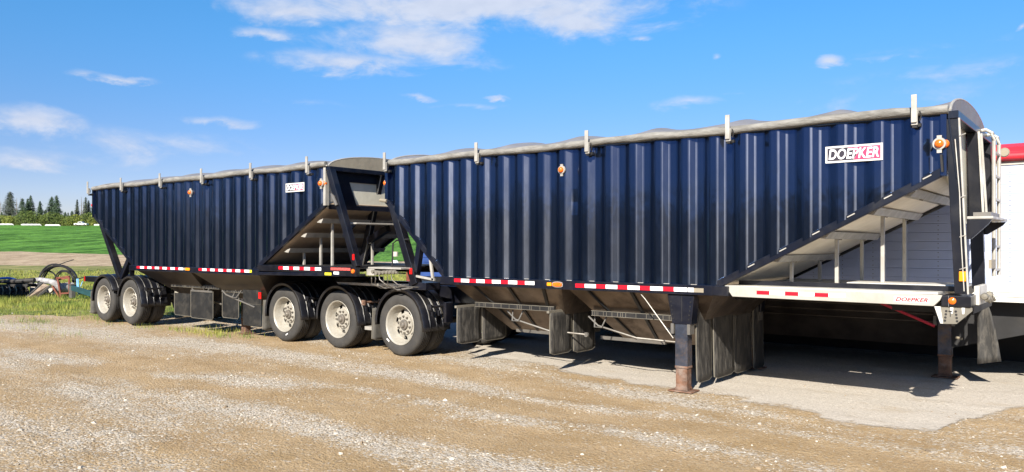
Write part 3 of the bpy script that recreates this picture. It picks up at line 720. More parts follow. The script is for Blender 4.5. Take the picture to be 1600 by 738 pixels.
for xx, ww in ((-1.388, .03), (-1.285, .03)):
    MB().prism([(xx, 1.232), (xx+ww, 1.232), (xx+ww*.8, 1.165), (xx+ww*.2, 1.165)], 'y', Y+.016, Y+.019).build('worn_patch', 'label', L)
tm = text_mesh('T', 'letter_mark', 'tblack', L, -1.402, -1.368, 1.135, 1.195, Y+.014, shear=0, bold=.02)
# support behind the skirt (pick-up plate), gladhands block
MB().box(-2.05, -1.25, Y+.55, YF-.55, 1.13, 1.235).build('pickup_plate', 'blackflat', L)
hd = MB().box(-1.22, -1.17, Y+.35, Y+.95, 1.24, 1.44).build('head_panel', 'alu', L, bevel=.006)
gl = MB()
for k, yy in enumerate((Y+.42, Y+.60, Y+.80)):
    gl.lathe([(0, -.04), (.03, -.035), (.038, 0), (.03, .035), (0, .04)], (-1.13, yy, 1.33-.03*(k % 2)), 12); gl.tube([(-1.17, yy, 1.33), (-1.10, yy+.02, 1.30), (-1.09, yy+.06, 1.27)], .016, 6)
gl.build_each('air_coupling', 'brown_angle', L, smooth=True)
# tapes on the side rail, clearance lamps
refl_strip(L, -8.25, -6.68, 1.292, 1.345, Y-.017, 5)
refl_strip(L, -5.97, -4.29, 1.282, 1.335, Y-.017, 5)
MB().box(-4.28, -4.20, Y-.019, Y-.016, 1.282, 1.335).build('reflective_tape', 'white', L)
MB().box(-4.199, -4.07, Y-.019, Y-.016, 1.280, 1.333).build('sticker', 'tan', L)
st3 = refl_strip(L, -3.40, -2.40, 1.288, 1.330, Y-.015, 3)
am = MB().box(-6.455, -6.375, Y-.024, Y-.016, 1.288, 1.336).build('side_reflector', 'orange', L, bevel=.006)
ov = MB(); pts = []
for k in range(20):
    a = 2*math.pi*k/20; pts.append((-6.27+.075*max(-1, min(1, 1.25*math.cos(a))), 1.312+.030*math.sin(a)))
ov.prism(pts, 'y', Y-.04, Y-.016).build('turn_lamp', 'amber', L, bevel=.006)
MB().tube([(p[0]*1.0+(p[0]+6.27)*.12, Y-.022, p[1]+(p[1]-1.312)*.25) for p in pts+[pts[0]]], .006, 5).build('lamp_ring', 'aluw', L, smooth=True)
nl = MB().box(-1.91, -1.57, Y-.0175, Y-.0145, 1.262, 1.326).build('name_label', 'label', L)
text_mesh('DOEPKER', 'lettering', 'logored', nl, -1.895, -1.585, 1.274, 1.316, Y-.0185, shear=.35, bold=.03)
logo(L, -2.615, -2.02, 2.785, 2.970, Y-.008)
marker(L, -6.20, Y-.02, 2.93, .042)
marker(L, -1.475, Y-.05, 2.91, .045, two=True)
MB().bar((-1.46, Y-.04, 2.80), (-1.45, Y-.03, 2.62), .02, .02).build('light_conduit', 'blackflat', L)
tarp(L, -9.80, -1.40, Y+.02, YF-.02, 3.235, 7, 'tarp', 'tarp', 5, rise=.290, cap=.258)
clips(L, (-9.748, -7.706, -5.719, -3.717, -1.696), Y+.0)
# front frame
MB().box(-1.41, -1.31, Y+.0, YF, 3.165, 3.245).build('header_beam', 'rail', L, bevel=.006)
def post(parent, a, b, wx, wy, name='frame_post', mat='black'):
    v = []
    for (x, y, z) in (a, b): v += [(x-wx/2, y, z), (x+wx/2, y, z), (x+wx/2, y+wy, z), (x-wx/2, y+wy, z)]
    return MB().add(v, [(0, 3, 2, 1), (4, 5, 6, 7), (0, 1, 5, 4), (1, 2, 6, 5), (2, 3, 7, 6), (3, 0, 4, 7)]).build(name, mat, parent, bevel=.004)
post(L, (-1.290, Y+.012, 1.37), (-1.375, Y+.012, 3.165), .115, .10)
MB().bar((-1.225, Y+.005, 1.37), (-1.305, Y+.005, 3.165), .016, .012, (0, 1, 0)).build_each('post_flange', 'aluw', L)
MB().bar((-1.325, Y+.002, 2.55), (-1.395, Y+.002, 3.165), .014, .010, (0, 1, 0)).build_each('post_flange', 'rail', L)
post(L, (-1.29, 10.24, 1.37), (-1.345, 10.24, 3.165), .13, .06)
MB().bar((-1.235, 10.22, 2.1), (-1.285, 10.22, 3.165), .022, .02, (0, 1, 0)).bar((-1.225, 10.42, 2.1), (-1.285, 10.42, 3.165), .022, .02, (0, 1, 0)).build_each('post_flange', 'aluw', L)
post(L, (-1.33, YF-.12, 2.1), (-1.36, YF-.12, 3.165), .095, .10)
MB().box(-1.412, -1.30, 10.30, 10.36, 2.15, 3.165).build('web_plate', 'black', L)
# diagonal shade gussets below the header
ho = [(-1.38, 10.75+.25*math.sin(a)*0+.30*math.cos(a), 2.45+.26*math.sin(a)) for a in np.linspace(-1.9, 2.2, 14)]
MB().tube(ho, .028, 7).build('air_hose', 'hose', L, smooth=True)
lp = MB()
for zz in (2.98, 2.35, 1.95, 1.62): lp.tube([(-1.30, Y-.004, zz), (-1.27, Y-.014, zz+.01), (-1.245, Y-.006, zz+.02)], .005, 5)
lp.tube([(-1.26, Y-.003, 1.40), (-1.285, Y-.008, 1.9), (-1.30, Y-.005, 2.4), (-1.34, Y-.006, 2.95)], .006, 5)
lp.build_each('cable_tie', 'aluw', L, smooth=True)
MB().box(-1.305, -1.245, Y-.008, Y+.012, 1.50, 1.60).build('side_reflector', 'orange', L, bevel=.004)
# catwalk platform
pf = MB().box(-1.25, -1.02, Y+.10, Y+1.35, 2.135, 2.162).build('catwalk', 'aluw', L, bevel=.004)
MB().prism([(-1.25, 2.13), (-1.03, 2.13), (-1.06, 2.08), (-1.21, 1.93), (-1.25, 1.93)], 'y', Y+.10, Y+.13).prism([(-1.25, 2.13), (-1.03, 2.13), (-1.06, 2.09), (-1.21, 1.99), (-1.25, 1.99)], 'y', Y+1.3, Y+1.33).build_each('bracket', 'black', pf)
MB().box(-1.22, -1.06, Y+.3, Y+1.0, 2.17, 2.21).build('grating', 'pipe', pf)
# ladder
ld = MB()
for yy in (10.68, 11.16): ld.tube([(-1.36, yy-.02, 3.22), (-1.27, yy-.01, 3.235), (-1.205, yy, 3.19), (-1.19, yy, 3.10), (-1.19, yy, 1.50)], .022, 8)
lo = ld.build('ladder', 'aluw', L, smooth=True)
for k in range(6): MB().box(-1.205, -1.175, 10.68, 11.16, 1.56+k*.28, 1.585+k*.28).build('rung', 'aluw', lo)
MB().box(-1.20, -1.17, 10.30, 10.68, 1.60, 1.70).build('ladder_bracket', 'tan', L)
MB().lathe([(0, 0), (.05, 0), (.06, .02), (.03, .16), (.0, .16)], (-1.15, 11.30, 3.02), 14).build('horn', 'tan', L, smooth=True)
# hoppers below the rail
def hopper(parent, xa, xb, ya, yb, zt, cx, cy, hx, hy, zb, mat='belly'):
    v = [(xa, ya, zt), (xb, ya, zt), (xb, yb, zt), (xa, yb, zt), (cx-hx, cy-hy, zb), (cx+hx, cy-hy, zb), (cx+hx, cy+hy, zb), (cx-hx, cy+hy, zb)]
    return MB().add(v, [(0, 1, 5, 4), (1, 2, 6, 5), (2, 3, 7, 6), (3, 0, 4, 7), (4, 5, 6, 7)]).build('hopper', mat, parent)
def gate(parent, x0, x1, y, z, seed=0):
    o = MB().box(x0, x1, y, y+.05, z-.045, z+.03).build('gate_rack', 'blackflat', parent, bevel=.004)
    tk = MB(); rg = random.Random(seed)
    x = x0+.02
    while x < x1-.02: tk.box(x, x+.006, y-.003, y, z-.04, z+.026); x += rg.choice((.03, .05, .09, .16))
    tk.box(x0, x1, y-.003, y, z-.045, z-.039); tk.box(x0, x1, y-.003, y, z+.022, z+.03)
    tk.build_each('rack_tooth', 'brown_angle', o)
hA = hopper(L, -8.42, -6.26, Y+.05, YF-.05, 1.30, -7.25, 10.3, .55, .42, .50)
hB = hopper(L, -6.20, -3.95, Y+.05, YF-.05, 1.30, -5.15, 10.3, .55, .42, .50)
for xx in (-7.95, -7.25, -6.6, -5.85, -5.15, -4.45):
    cx = -7.25 if xx < -6.2 else -5.15; ex = cx+(xx-cx)*.5
    MB().bar((xx, Y+.08, 1.26), (ex, 9.84, .54), .045, .03).build('rib_angle', 'blackflat', L)
gate(L, -8.15, -6.60, 9.36, .93, 1); gate(L, -5.95, -4.62, 9.36, .91, 2)
for xx, e in ((-7.2, 0), (-5.6, 0)):
    MB().box(xx-.5, xx+.55, 9.86, 10.74, .47, .52).build('gate_slide', 'pipe', L)
for x0, x1 in ((-7.55, -6.25), (-6.05, -4.75)):
    q = MB().tube([(x0, 9.45, .84), (x0+.18, 9.42, .72), (x0+.75, 9.5, .58), (x1, 9.7, .54)], .014, 8)
    q.tube([(x0+.10, 9.46, .86), (x0+.13, 9.40, .70), (x0+.25, 9.40, .70), (x0+.30, 9.46, .86)], .012, 6)
    q.lathe([(0, -.02), (.035, -.02), (.035, .02), (0, .02)], (x1, 9.70, .54), 10)
    q.build('gate_crank', 'pipe', L, smooth=True)
# frame beams
for yy in (9.85, 10.6):
    MB().box(-13.6, -8.4, yy, yy+.11, .88, 1.16).build_each('chassis_beam', 'black', L, bevel=.005)
MB().box(-8.4, -3.8, 9.95, 10.05, 1.15, 1.24).box(-8.4, -3.8, 10.55, 10.65, 1.15, 1.24).build_each('chassis_beam', 'blackflat', L)
# landing legs
def landing_leg(parent, x, y, ztop, zfoot=0.01, rust=True, mirror=1):
    hs = MB().prism([(x-.20, ztop), (x+.17, ztop), (x+.13, .865), (x-.13, .865)], 'y', y, y+.17).build('landing_leg', 'rail', parent, bevel=.008)
    sm = MB().box(x+.0, x+.008, y-.003, y, .9, ztop-.02)
    for xx in (-.145, .125):
        for k in range(5): sm.lathe([(0, -.006), (.010, -.006), (.010, 0)], (x+xx*(1-.05*(4-k)), y, .93+.055*k), 8)
    sm.build_each('bolt', 'blackflat', hs)
    MB().box(x-.145, x-.105, y-.01, y+.12, .74, .87).box(x+.08, x+.12, y-.01, y+.12, .74, .87).build_each('leg_collar', 'pipe', hs)
    MB().box(x-.095, x+.075, y+.01, y+.15, .30, .87).build('inner_leg', 'leginner', hs, bevel=.006)
    MB().box(x-.088, x+.068, y+.016, y+.144, .040, .32).box(x-.098, x+.078, y+.006, y+.154, .305, .335).build('leg_tube', 'rust', hs, bevel=.005)
    MB().prism([(x-.17, zfoot), (x+.16, zfoot), (x+.155, zfoot+.016), (x-.165, zfoot+.016)], 'y', y-.05, y+.20).box(x-.096, x+.076, y+.008, y+.152, zfoot+.016, zfoot+.05).build('foot', 'rust', hs, bevel=.004)
    return hs
landing_leg(L, -4.385, Y+.02, 1.24); landing_leg(L, -4.385, YF-.2, 1.24)
MB().tube([(-4.97, Y+.03, 1.225), (-4.90, Y+.02, 1.16), (-4.50, Y+.02, .68)], .008, 6).build('leg_brace', 'pipe', L, smooth=True)
MB().bar((-4.60, Y+.06, .80), (-4.40, Y+.10, .60), .05, .03).build('leg_brace', 'blackflat', L)
MB().tube([(-4.385, Y+.2, .80), (-4.385, YF-.2, .80)], .02, 8).build('cross_shaft', 'blackflat', L, smooth=True)
# flaps hanging across the trailer
for y0, y1, x, z0 in ((9.24, 9.69, -4.29, .10), (9.75, 10.42, -4.28, .085), (10.30, 10.56, -4.33, .10), (10.47, 11.12, -4.30, .06), (11.18, 11.58, -4.29, .03)):
    flapx(L, x, y0, y1, z0, 1.14, lean=.015, curve=.012, mat='flap')
for y0, y1, x, z0 in ((9.15, 9.70, -6.52, .27), (9.76, 10.36, -6.52, .24), (9.02, 9.60, -8.22, .31), (9.63, 10.24, -8.22, .30)):
    flapx(L, x, y0, y1, z0, .88, mat='flap')
for x, yy in ((-6.53, 9.12), (-8.23, 9.0)): MB().box(x-.03, x+.012, yy, yy+1.26, .88, .915).build('flap_hanger', 'brown_angle', L)
for k, (x_, z_) in enumerate(((-2.42, 3.13), (-2.42, 3.10), (-2.40, 3.05), (-2.41, 3.03), (-2.40, 3.00))):
    MB().tube([(x_, Y+.028, z_), (x_+.02, Y+.04, z_-.006), (x_+.045, Y+.051, z_+.006)], .0035, 5).build('scuff_mark', 'aluw', L, smooth=True)
# running gear
HZ = .527
for i, hx in enumerate((-12.76, -11.15, -9.53)):
    if i == 0:
        w0 = wheel('wheel', L, Vector((hx, Y+.02, HZ))-ORG); base_w = w0
    else: w0 = dup_tree(base_w, L, None); w0.location = Vector((hx, Y+.02, HZ))-ORG
    w0.rotation_euler = (0, .9*i, 0)
    wf = dup_tree(base_w, L, None); wf.location = Vector((hx, YF-.02, HZ))-ORG; wf.rotation_euler = (0, .4*i, math.pi)
    MB().tube([(hx, Y+.5, HZ), (hx, YF-.5, HZ)], .065, 12).build('axle', 'blackflat', L, smooth=True)
    fender(L, hx, HZ+.035, R(186 if i else 190), R(8), Y+.005, True)
    fender_bar(L, hx+.665, .86, Y, rusty=(i == 1))
    MB().bar((hx-.35, 9.9, .70), (hx+.35, 9.9, .78), .09, .10).box(hx-.12, hx+.12, 9.82, 9.98, .42, .9).build('suspension_arm', 'blackflat', L)
for hx, dx, dz, an in ((-12.76, .11, -.375, .6), (-9.53, -.27, -.27, -.7)):
    MB().bar((hx+dx-.03, Y+.009, HZ+dz-.03*an), (hx+dx+.03, Y+.009, HZ+dz+.03*an), .006, .018, (0, 0, 1)).build('paint_mark', 'white', L)
flapx(L, -13.40, Y+.0, Y+.62, .17, .78, 'flapg', lean=-.04); flapx(L, -10.17, Y+.0, Y+.60, .22, .78, 'flapg', lean=-.03)
MB().bar((-13.42, Y+.2, .80), (-13.30, Y+.2, 1.08), .03, .02).build('flap_hanger', 'blackflat', L)
MB().box(-10.5, -10.2, Y+.1, Y+.5, .38, .44).build('step', 'aluw', L)
MB().box(-8.56, -8.50, Y+.06, Y+.22, .62, .95).build('hose_box', 'black', L, bevel=.006)
# fifth-wheel deck plate and brown/alu shelf between wheels
MB().prism([(-11.3, 1.20), (-9.15, 1.20), (-9.05, 1.155), (-11.25, 1.155)], 'y', Y+.12, Y+.50).build('catwalk', 'aluw', L, bevel=.004)
fw = MB(); fw.lathe([(0, 0), (0, 0)], (0, 0, 0), 3); fw = MB()
pts = [(-12.0+.5*math.cos(a), 10.25+.48*math.sin(a)) for a in np.linspace(0, 2*math.pi, 24)[:-1]]
fw.prism(pts, 'z', 1.17, 1.235).build('fifth_wheel', 'blackflat', L)
# rear frame uprights
MB().bar((-9.72, Y+.08, 2.52), (-9.18, Y+.08, 1.22), .14, .14, (0, 1, 0)).build('rear_upright', 'black', L, bevel=.01)
MB().bar((-9.12, Y+.12, 1.95), (-9.28, Y+.12, 1.15), .10, .10, (0, 1, 0)).build('rear_upright', 'rail', L, bevel=.008)
MB().bar((-9.72, YF-.15, 2.52), (-9.18, YF-.15, 1.22), .14, .12, (0, 1, 0)).build('rear_upright', 'black', L, bevel=.01)
MB().bar((-8.82, Y+.03, 1.65), (-8.76, Y+.03, 1.30), .045, .03, (0, 1, 0)).build('gusset_post', 'aluw', L)
MB().bar((-9.14, Y+.03, 1.36), (-8.72, Y+.03, 1.31), .035, .03, (0, 1, 0)).build('gusset_angle', 'aluw', L)
MB().prism([(-9.35, 1.27), (-8.95, 1.25), (-8.95, 1.13), (-9.35, 1.13)], 'y', Y+.05, Y+.40).build('frame_bracket', 'rail', L, bevel=.01)
MB().box(-9.275, -9.215, Y-.0, Y+.01, 1.39, 1.49).build('reflector', 'redlens', L)
rl = MB()
for xx in (-9.66, -9.47):
    rl.tube([(xx, Y+.95, 2.25), (xx+.32, Y+.95, 1.25)], .018, 6)
o = rl.build('rear_ladder', 'blackflat', L, smooth=True)
for k in range(4): MB().box(-9.62+.08*k, -9.36+.08*k, Y+.93, Y+.99, 2.12-.23*k, 2.145-.23*k).build('rung', 'aluw' if k % 2 else 'blackflat', o)
loopp = [(-9.62, Y+.03, 1.95), (-9.70, Y+.03, 1.90), (-9.72, Y+.03, 1.5), (-9.66, Y+.03, 1.40), (-9.40, Y+.03, 1.40)]
MB().tube([(-9.30, Y+.02, 1.97)]+loopp, .014, 6).build('grab_handle', 'blackflat', L, smooth=True)
MB().box(-9.66, -9.58, Y+.0, Y+.03, 1.68, 1.76).build('small_box', 'plastic', L)
marker(L, -9.87, Y+.03, 2.93, .042)
MB().tube([(-9.80, Y-.02, 2.62), (-9.95, Y-.03, 2.64)], .03, 8).build('side_lamp', 'tan', L, smooth=True)

# ------------------------------------------------------------ rear trailer (left half)
Y = 8.54; YF = Y+2.59; ZB = 1.41
T = thing('grain_trailer', (-15.4, 9.83, 0), 'farther dark blue ribbed hopper trailer on two dual wheels, behind the left grass', 'trailer', 'dark blue hopper grain trailers')
def zbT(x): return max(ZB, 2.61-(x+19.85)*.585/1.0*1.0 if x < -17.8 else ZB, ZB+(x+13.02)*.566)
X0T = -17.7757-PITCH
side_sheet(-19.86, -10.92, X0T, ZT, zbT, 1, Y, T, dents=[(-14.9, 2.6, .05, .008)])
side_sheet(-19.86, -10.92, X0T, ZT, zbT, -1, YF, T)
for yy, s in ((Y, 1), (YF, -1)):
    a, b = sorted((yy-.012*s, yy+.075*s))
    MB().box(-10.93, -10.87, a, b, 2.56, 3.235).build('corner_post', 'aluw', T, bevel=.005)
    MB().box(-19.92, -19.855, a, b, 2.56, 3.22).build('corner_post', 'navy', T, bevel=.005)
    MB().box(-19.92, -10.93, a, b, 3.215, 3.25).build('top_rail', 'rail', T)
    MB().bar((-19.88, (a+b)/2, 2.60), (-17.80, (a+b)/2, 1.385), .09, .05, (0, 1, 0)).build('edge_tube', 'rail', T, bevel=.006)
    MB().bar((-13.05, (a+b)/2, 1.39), (-10.89, (a+b)/2, 2.60), .09, .055, (0, 1, 0)).build('edge_tube', 'rail', T, bevel=.006)
    MB().box(-18.0, -12.86, a-.004, b+.004, 1.295, 1.412).build('side_rail', 'rail', T, bevel=.006)
    MB().box(-12.9, -10.06, a, b, 1.385, 1.50).build('deck_rail', 'black', T, bevel=.005)
    MB().bar((-12.86, (a+b)/2, 1.335), (-10.5, (a+b)/2, 1.365), .09, .055, (0, 0, 1)).build('deck_rail_lower', 'rail', T, bevel=.005)
MB().prism([(-10.55, 1.345), (-10.06, 1.345), (-10.06, 1.385), (-10.55, 1.385)], 'y', Y-.012, Y+.2).build('nose_plate', 'black', T)
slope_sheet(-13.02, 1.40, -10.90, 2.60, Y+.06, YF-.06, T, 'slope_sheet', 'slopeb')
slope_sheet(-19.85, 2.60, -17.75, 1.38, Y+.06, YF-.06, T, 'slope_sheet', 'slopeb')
MB().box(-10.945, -10.92, Y+.075, YF-.075, 2.52, 3.24).build('front_bulkhead', 'bulk', T)
MB().box(-10.918, -10.90, Y+.1, YF-.1, 3.0, 3.2).box(-10.918, -10.90, Y+.1, YF-.1, 2.50, 2.58).prism([(Y+.1, 3.0), (Y+.55, 3.0), (Y+.72, 2.58), (Y+.32, 2.58)], 'x', -10.918, -10.90).build_each('bulkhead_frame', 'rail', T)
MB().box(-19.88, -19.86, Y+.075, YF-.075, 2.58, 3.24).build('rear_bulkhead', 'navy', T)
MB().box(-12.9, -10.06, Y+.07, YF-.07, 1.47, 1.50).build('deck_plate', 'blackflat', T)
for x, z in ((-12.13, 1.80), (-11.63, 2.08), (-11.17, 2.33)):
    MB().prism([(x-.10, z-.055), (x+.03, z-.070), (x+.09, z+.012), (x-.01, z-.012)], 'y', Y+.11, YF-.12).build('stiffener', 'aluw', T, bevel=.003)
for x, yy, z1 in ((-12.16, 9.05, 1.75), (-11.66, 9.05, 2.05), (-11.20, 8.95, 2.28), (-11.20, 9.9, 2.28), (-11.66, 10.3, 2.05)):
    MB().box(x-.025, x+.015, yy-.02, yy+.02, 1.50, z1).build('stay', 'aluw', T, bevel=.003)
refl_strip(T, -17.62, -15.60, 1.345, 1.395, Y-.017, 6)
MB().box(-15.59, -15.51, Y-.02, Y-.016, 1.345, 1.395).build('sticker', 'tan', T)
MB().box(-15.50, -15.33, Y-.026, Y-.016, 1.340, 1.395).build('side_reflector', 'orange', T, bevel=.01)
refl_strip(T, -14.98, -13.16, 1.345, 1.395, Y-.017, 6)
MB().box(-13.155, -13.08, Y-.02, Y-.016, 1.345, 1.395).build('sticker', 'yellow', T)
refl_strip(T, -12.22, -10.98, 1.425, 1.48, Y-.014, 4)
MB().box(-10.72, -10.20, Y-.015, Y-.012, 1.44, 1.485).build('warning_label', 'redd', T)
MB().box(-10.88, -10.70, Y-.015, Y-.012, 1.35, 1.395).build('sticker', 'yellow', T)
MB().box(-10.64, -10.50, Y-.015, Y-.012, 1.37, 1.415).build('sticker', 'white', T)
MB().lathe([(0, -.03), (.03, -.025), (.04, -.012), (.04, 0)], (-10.13, Y-.012, 1.43), 14).build('marker_lamp', 'amber', T, smooth=True)
logo(T, -12.01, -11.46, 2.835, 2.995, Y-.008)
marker(T, -15.30, Y-.02, 2.975, .045)
marker(T, -10.95, Y-.04, 2.945, .045, two=True)
tarp(T, -19.86, -10.84, Y+.02, YF-.02, 3.235, 7, 'tan', 'tarp', 9, rise=.275, cap=.245)
clips(T, (-19.898, -18.174, -16.383, -14.703, -12.963, -11.244), Y+.0)
MB().box(-10.90, -10.76, Y+.0, YF, 3.165, 3.24).build('header_beam', 'rail', T, bevel=.006)
MB().box(-11.15, -10.82, Y-.02, Y+.10, 3.241, 3.262).build('cap_flange', 'aluw', T, bevel=.004)
MB().bar((-10.80, Y+.05, 3.17), (-10.09, Y+.05, 1.50), .12, .12, (0, 1, 0)).build('frame_post', 'black', T, bevel=.008)
MB().bar((-10.86, 9.80, 3.17), (-11.42, 9.84, 1.50), .11, .12, (0, 1, 0)).build('frame_post', 'black', T, bevel=.008)
MB().bar((-10.81, 9.76, 3.17), (-11.37, 9.80, 1.50), .02, .02, (0, 1, 0)).build_each('post_flange', 'aluw', T)
MB().bar((-10.86, YF-.15, 3.17), (-10.3, YF-.15, 1.50), .11, .12, (0, 1, 0)).build('frame_post', 'black', T, bevel=.008)
MB().bar((-10.55, 9.70, 2.18), (-11.15, 9.76, 1.95), .12, .10, (0, 1, 0)).build('brace', 'black', T, bevel=.008)
MB().box(-10.155, -10.10, Y-.013, Y-.008, 1.62, 1.72).build('reflector', 'redlens', T)
pf = MB().box(-10.72, -10.36, Y+.25, Y+1.45, 2.235, 2.262).build('catwalk', 'aluw', T, bevel=.004)
MB().prism([(-10.72, 2.23), (-10.38, 2.23), (-10.46, 2.17), (-10.68, 2.02), (-10.72, 2.02)], 'y', Y+.25, Y+.28).build('bracket', 'rail', pf)
MB().tube([(-10.72, Y+.02, 2.75), (-10.62, Y-.03, 2.68), (-10.55, Y-.02, 2.55)], .03, 8).box(-10.70, -10.60, Y-.03, Y+.02, 2.62, 2.72).build('clamp', 'pipe', T, smooth=True)
# connector plate, air lines
cp = MB().box(-10.04, -9.86, Y+.20, Y+.23, 1.36, 1.47).build('connector_panel', 'aluw', T, bevel=.005)
al = MB(); rg = random.Random(4)
for k in range(6):
    x = -9.95+.10*k; y = Y+.22
    al.tube([(x, y, 1.38), (x+.05, y-.03, 1.30), (x+rg.uniform(-.05, .15), y+.02, 1.22), (x+rg.uniform(.1, .3), y+.12, 1.13+rg.uniform(-.03, .08)), (x+.35, y+.35, 1.17)], .009, 5)
al.build_each('air_line', 'pipe', T, smooth=True)
bx = MB(); bx.tube([(-9.9, Y+.22, 1.43), (-9.5, Y+.22, 1.41), (-9.30, Y+.22, 1.42)], .022, 7)
for k in range(7): x = -9.88+.085*k; bx.lathe([(0, -.03), (.03, -.025), (.034, .02), (0, .03)], (x, Y+.21, 1.41+rg.uniform(-.02, .025)), 8)
bx.build('coupling', 'brown_angle', T, smooth=True)
MB().box(-10.06, -9.26, Y+.25, Y+.60, 1.47, 1.50).build('deck_extension', 'aluw', T, bevel=.005)
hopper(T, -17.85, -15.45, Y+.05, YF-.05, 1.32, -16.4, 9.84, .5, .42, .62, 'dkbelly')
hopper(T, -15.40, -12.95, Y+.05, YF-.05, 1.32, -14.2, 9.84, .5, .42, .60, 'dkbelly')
gate(T, -17.0, -15.0, 9.0, .98, 4); gate(T, -15.0, -13.6, 9.05, .93, 5)
for x0, x1 in ((-16.0, -14.9), (-14.8, -13.7)):
    MB().tube([(x0, 8.95, .92), (x0+.2, 8.92, .84), (x1, 9.0, .62)], .018, 6).tube([(x0+.5, 8.95, .95), (x0+.45, 8.9, .80), (x0+.6, 8.9, .80), (x0+.7, 8.95, .95)], .012, 6).build('gate_crank', 'pipe', T, smooth=True)
landing_leg(T, -14.50, Y+.70, 1.30); landing_leg(T, -14.50, YF-.7, 1.30)
MB().tube([(-15.1, Y+.55, 1.28), (-14.6, Y+.68, .80)], .018, 6).build('leg_brace', 'rail', T, smooth=True)
# big square flap beside the leg
fl = MB().box(-14.13, -13.49, 9.0, 9.02, .23, 1.13).build('side_flap', 'flapc', T, bevel=.01)
MB().box(-14.13, -13.49, 8.996, 9.0, .68, .684).build('fold_line', 'brown_angle', fl)
MB().box(-13.56, -13.47, 8.985, 8.997, .80, .93).build('reflector', 'redlens', T)
for x0, x1, z0, z1, yy in ((-16.75, -15.98, .31, .80, 8.95), (-15.78, -14.90, .31, .90, 8.80), (-14.80, -14.19, .36, .88, 8.95)):
    flapy(T, x0, x1, yy, z0, z1)
MB().box(-15.76, -14.92, 8.785, 8.80, .875, .915).build('flap_hanger', 'pipe', T)
for yy in (9.35, 10.1): MB().box(-20.3, -13.5, yy, yy+.11, .92, 1.12).build_each('chassis_beam', 'black', T, bevel=.005)
HZ2 = .555
for i, hx in enumerate((-19.36, -18.03)):
    w0 = dup_tree(base_w, T, None); w0.location = Vector((hx, Y+.02, HZ2))-ORG; w0.rotation_euler = (0, 1.3+.5*i, 0)
    wf = dup_tree(base_w, T, None); wf.location = Vector((hx, YF-.02, HZ2))-ORG; wf.rotation_euler = (0, .4*i, math.pi)
    MB().tube([(hx, Y+.5, HZ2), (hx, YF-.5, HZ2)], .065, 12).build('axle', 'blackflat', T, smooth=True)
    fender(T, hx, HZ2+.025, R(188 if i == 0 else 172), R(20 if i == 0 else 8), Y+.005, i == 1)
    MB().bar((hx-.35, 9.4, .70), (hx+.35, 9.4, .78), .09, .10).box(hx-.12, hx+.12, 9.32, 9.48, .42, .9).build('suspension_arm', 'blackflat', T)
fender_bar(T, -18.03+.665, .88, Y)
flapx(T, -19.99, Y+.0, Y+.60, .17, .75, 'flapg', lean=-.03)
MB().box(-20.40, -19.70, Y+.02, Y+.20, .965, 1.10).build('tail_beam', 'black', T, bevel=.006)
MB().box(-20.41, -20.37, Y+.01, Y+.19, .972, 1.095).build('tail_light', 'redlens', T)
MB().bar((-19.62, Y+.10, 2.45), (-18.63, Y+.10, 1.10), .12, .14, (0, 1, 0)).build('rear_upright', 'black', T, bevel=.01)
MB().bar((-18.10, Y+.10, 1.62), (-18.56, Y+.10, 1.10), .12, .14, (0, 1, 0)).build('rear_upright', 'rail', T, bevel=.01)
MB().box(-18.02, -17.97, Y+.0, Y+.1, 1.15, 1.40).build('rail_bracket', 'black', T)
MB().lathe([(0, -.03), (.03, -.025), (.035, 0)], (-19.98, Y+.03, 2.86), 12).box(-19.99, -19.90, Y+.02, Y+.05, 2.85, 2.87).build('tail_marker', 'redlens', T, smooth=True)

# ------------------------------------------------------------ white trailer parked behind
YW = 12.05
W = thing('grain_trailer', (-4.0, 13.3, 0), 'white smooth sided trailer with red top cover behind the ladder at the right edge', 'trailer')
xa, xb = -10.6, 5.0
wl = MB(); zz = 1.30; gz = .125; z = zz; v = []; f = []
prof = []
while z < 2.88:
    prof += [(YW, z), (YW, z+gz-.008), (YW+.006, z+gz-.004)]; z += gz
prof.append((YW, z)); n = len(prof)
for x in (xa, xb): v += [(x, p[0], p[1]) for p in prof]
for i in range(n-1): f.append((i, n+i, n+i+1, i+1))
wl.add(v, f); wl.box(xa, xb, YW+.007, YW+2.55, 1.28, z)
rv = wl; x = xa+.2
while x < xb:
    k = 1.33
    while k < 2.86:
        rv.add([(x-.006, YW-.003, k-.006), (x+.006, YW-.003, k-.006), (x+.006, YW-.003, k+.006), (x-.006, YW-.003, k+.006)], [(0, 1, 2, 3)], 1); k += .0625
    x += .42
wl.build('side_wall', ['whitewall', 'pipe'], W)
MB().box(xa, xb, YW-.02, YW+.03, 1.245, 1.297).box(xa, xb, YW-.03, YW+.03, 1.185, 1.240).box(xa, xb, YW-.02, YW+.03, 1.115, 1.18).build_each('bottom_rail', 'label', W, bevel=.006)
for k in range(7): MB().box(-9.4+k*2.1, -9.34+k*2.1, YW-.004, YW+.01, 1.30, z).build('joint_strip', 'whitewall', W)
MB().box(xa, xb, YW-.015, YW+.02, z, z+.05).build('top_rail', 'aluw', W)
pr = [(YW-.05, z+.05), (YW-.05, z+.17), (YW+.05, z+.24), (YW+1.27, z+.42), (YW+2.5, z+.24), (YW+2.6, z+.05)]
MB().prism(pr, 'x', xa, xb).build('tarp', 'redtop', W)
MB().tube([(xa, YW-.05, z+.11), (xb, YW-.05, z+.11)], .055, 12).build('tarp_roll', 'redtop', W, smooth=True)
bl = MB(); 
for (x0, x1) in ((-7.9, -1.9),):
    prf = [(YW+.1, 1.14), (YW+.45, .74), (YW+.62, .40), (YW+1.9, .40), (YW+2.4, 1.14)]
    bl.prism(prf, 'x', x0, x1)
    for k in range(4): a = .25*k; bl.box(x0, x1, YW+.12+.1*k, YW+.15+.1*k, 1.09-.11*k, 1.11-.11*k)
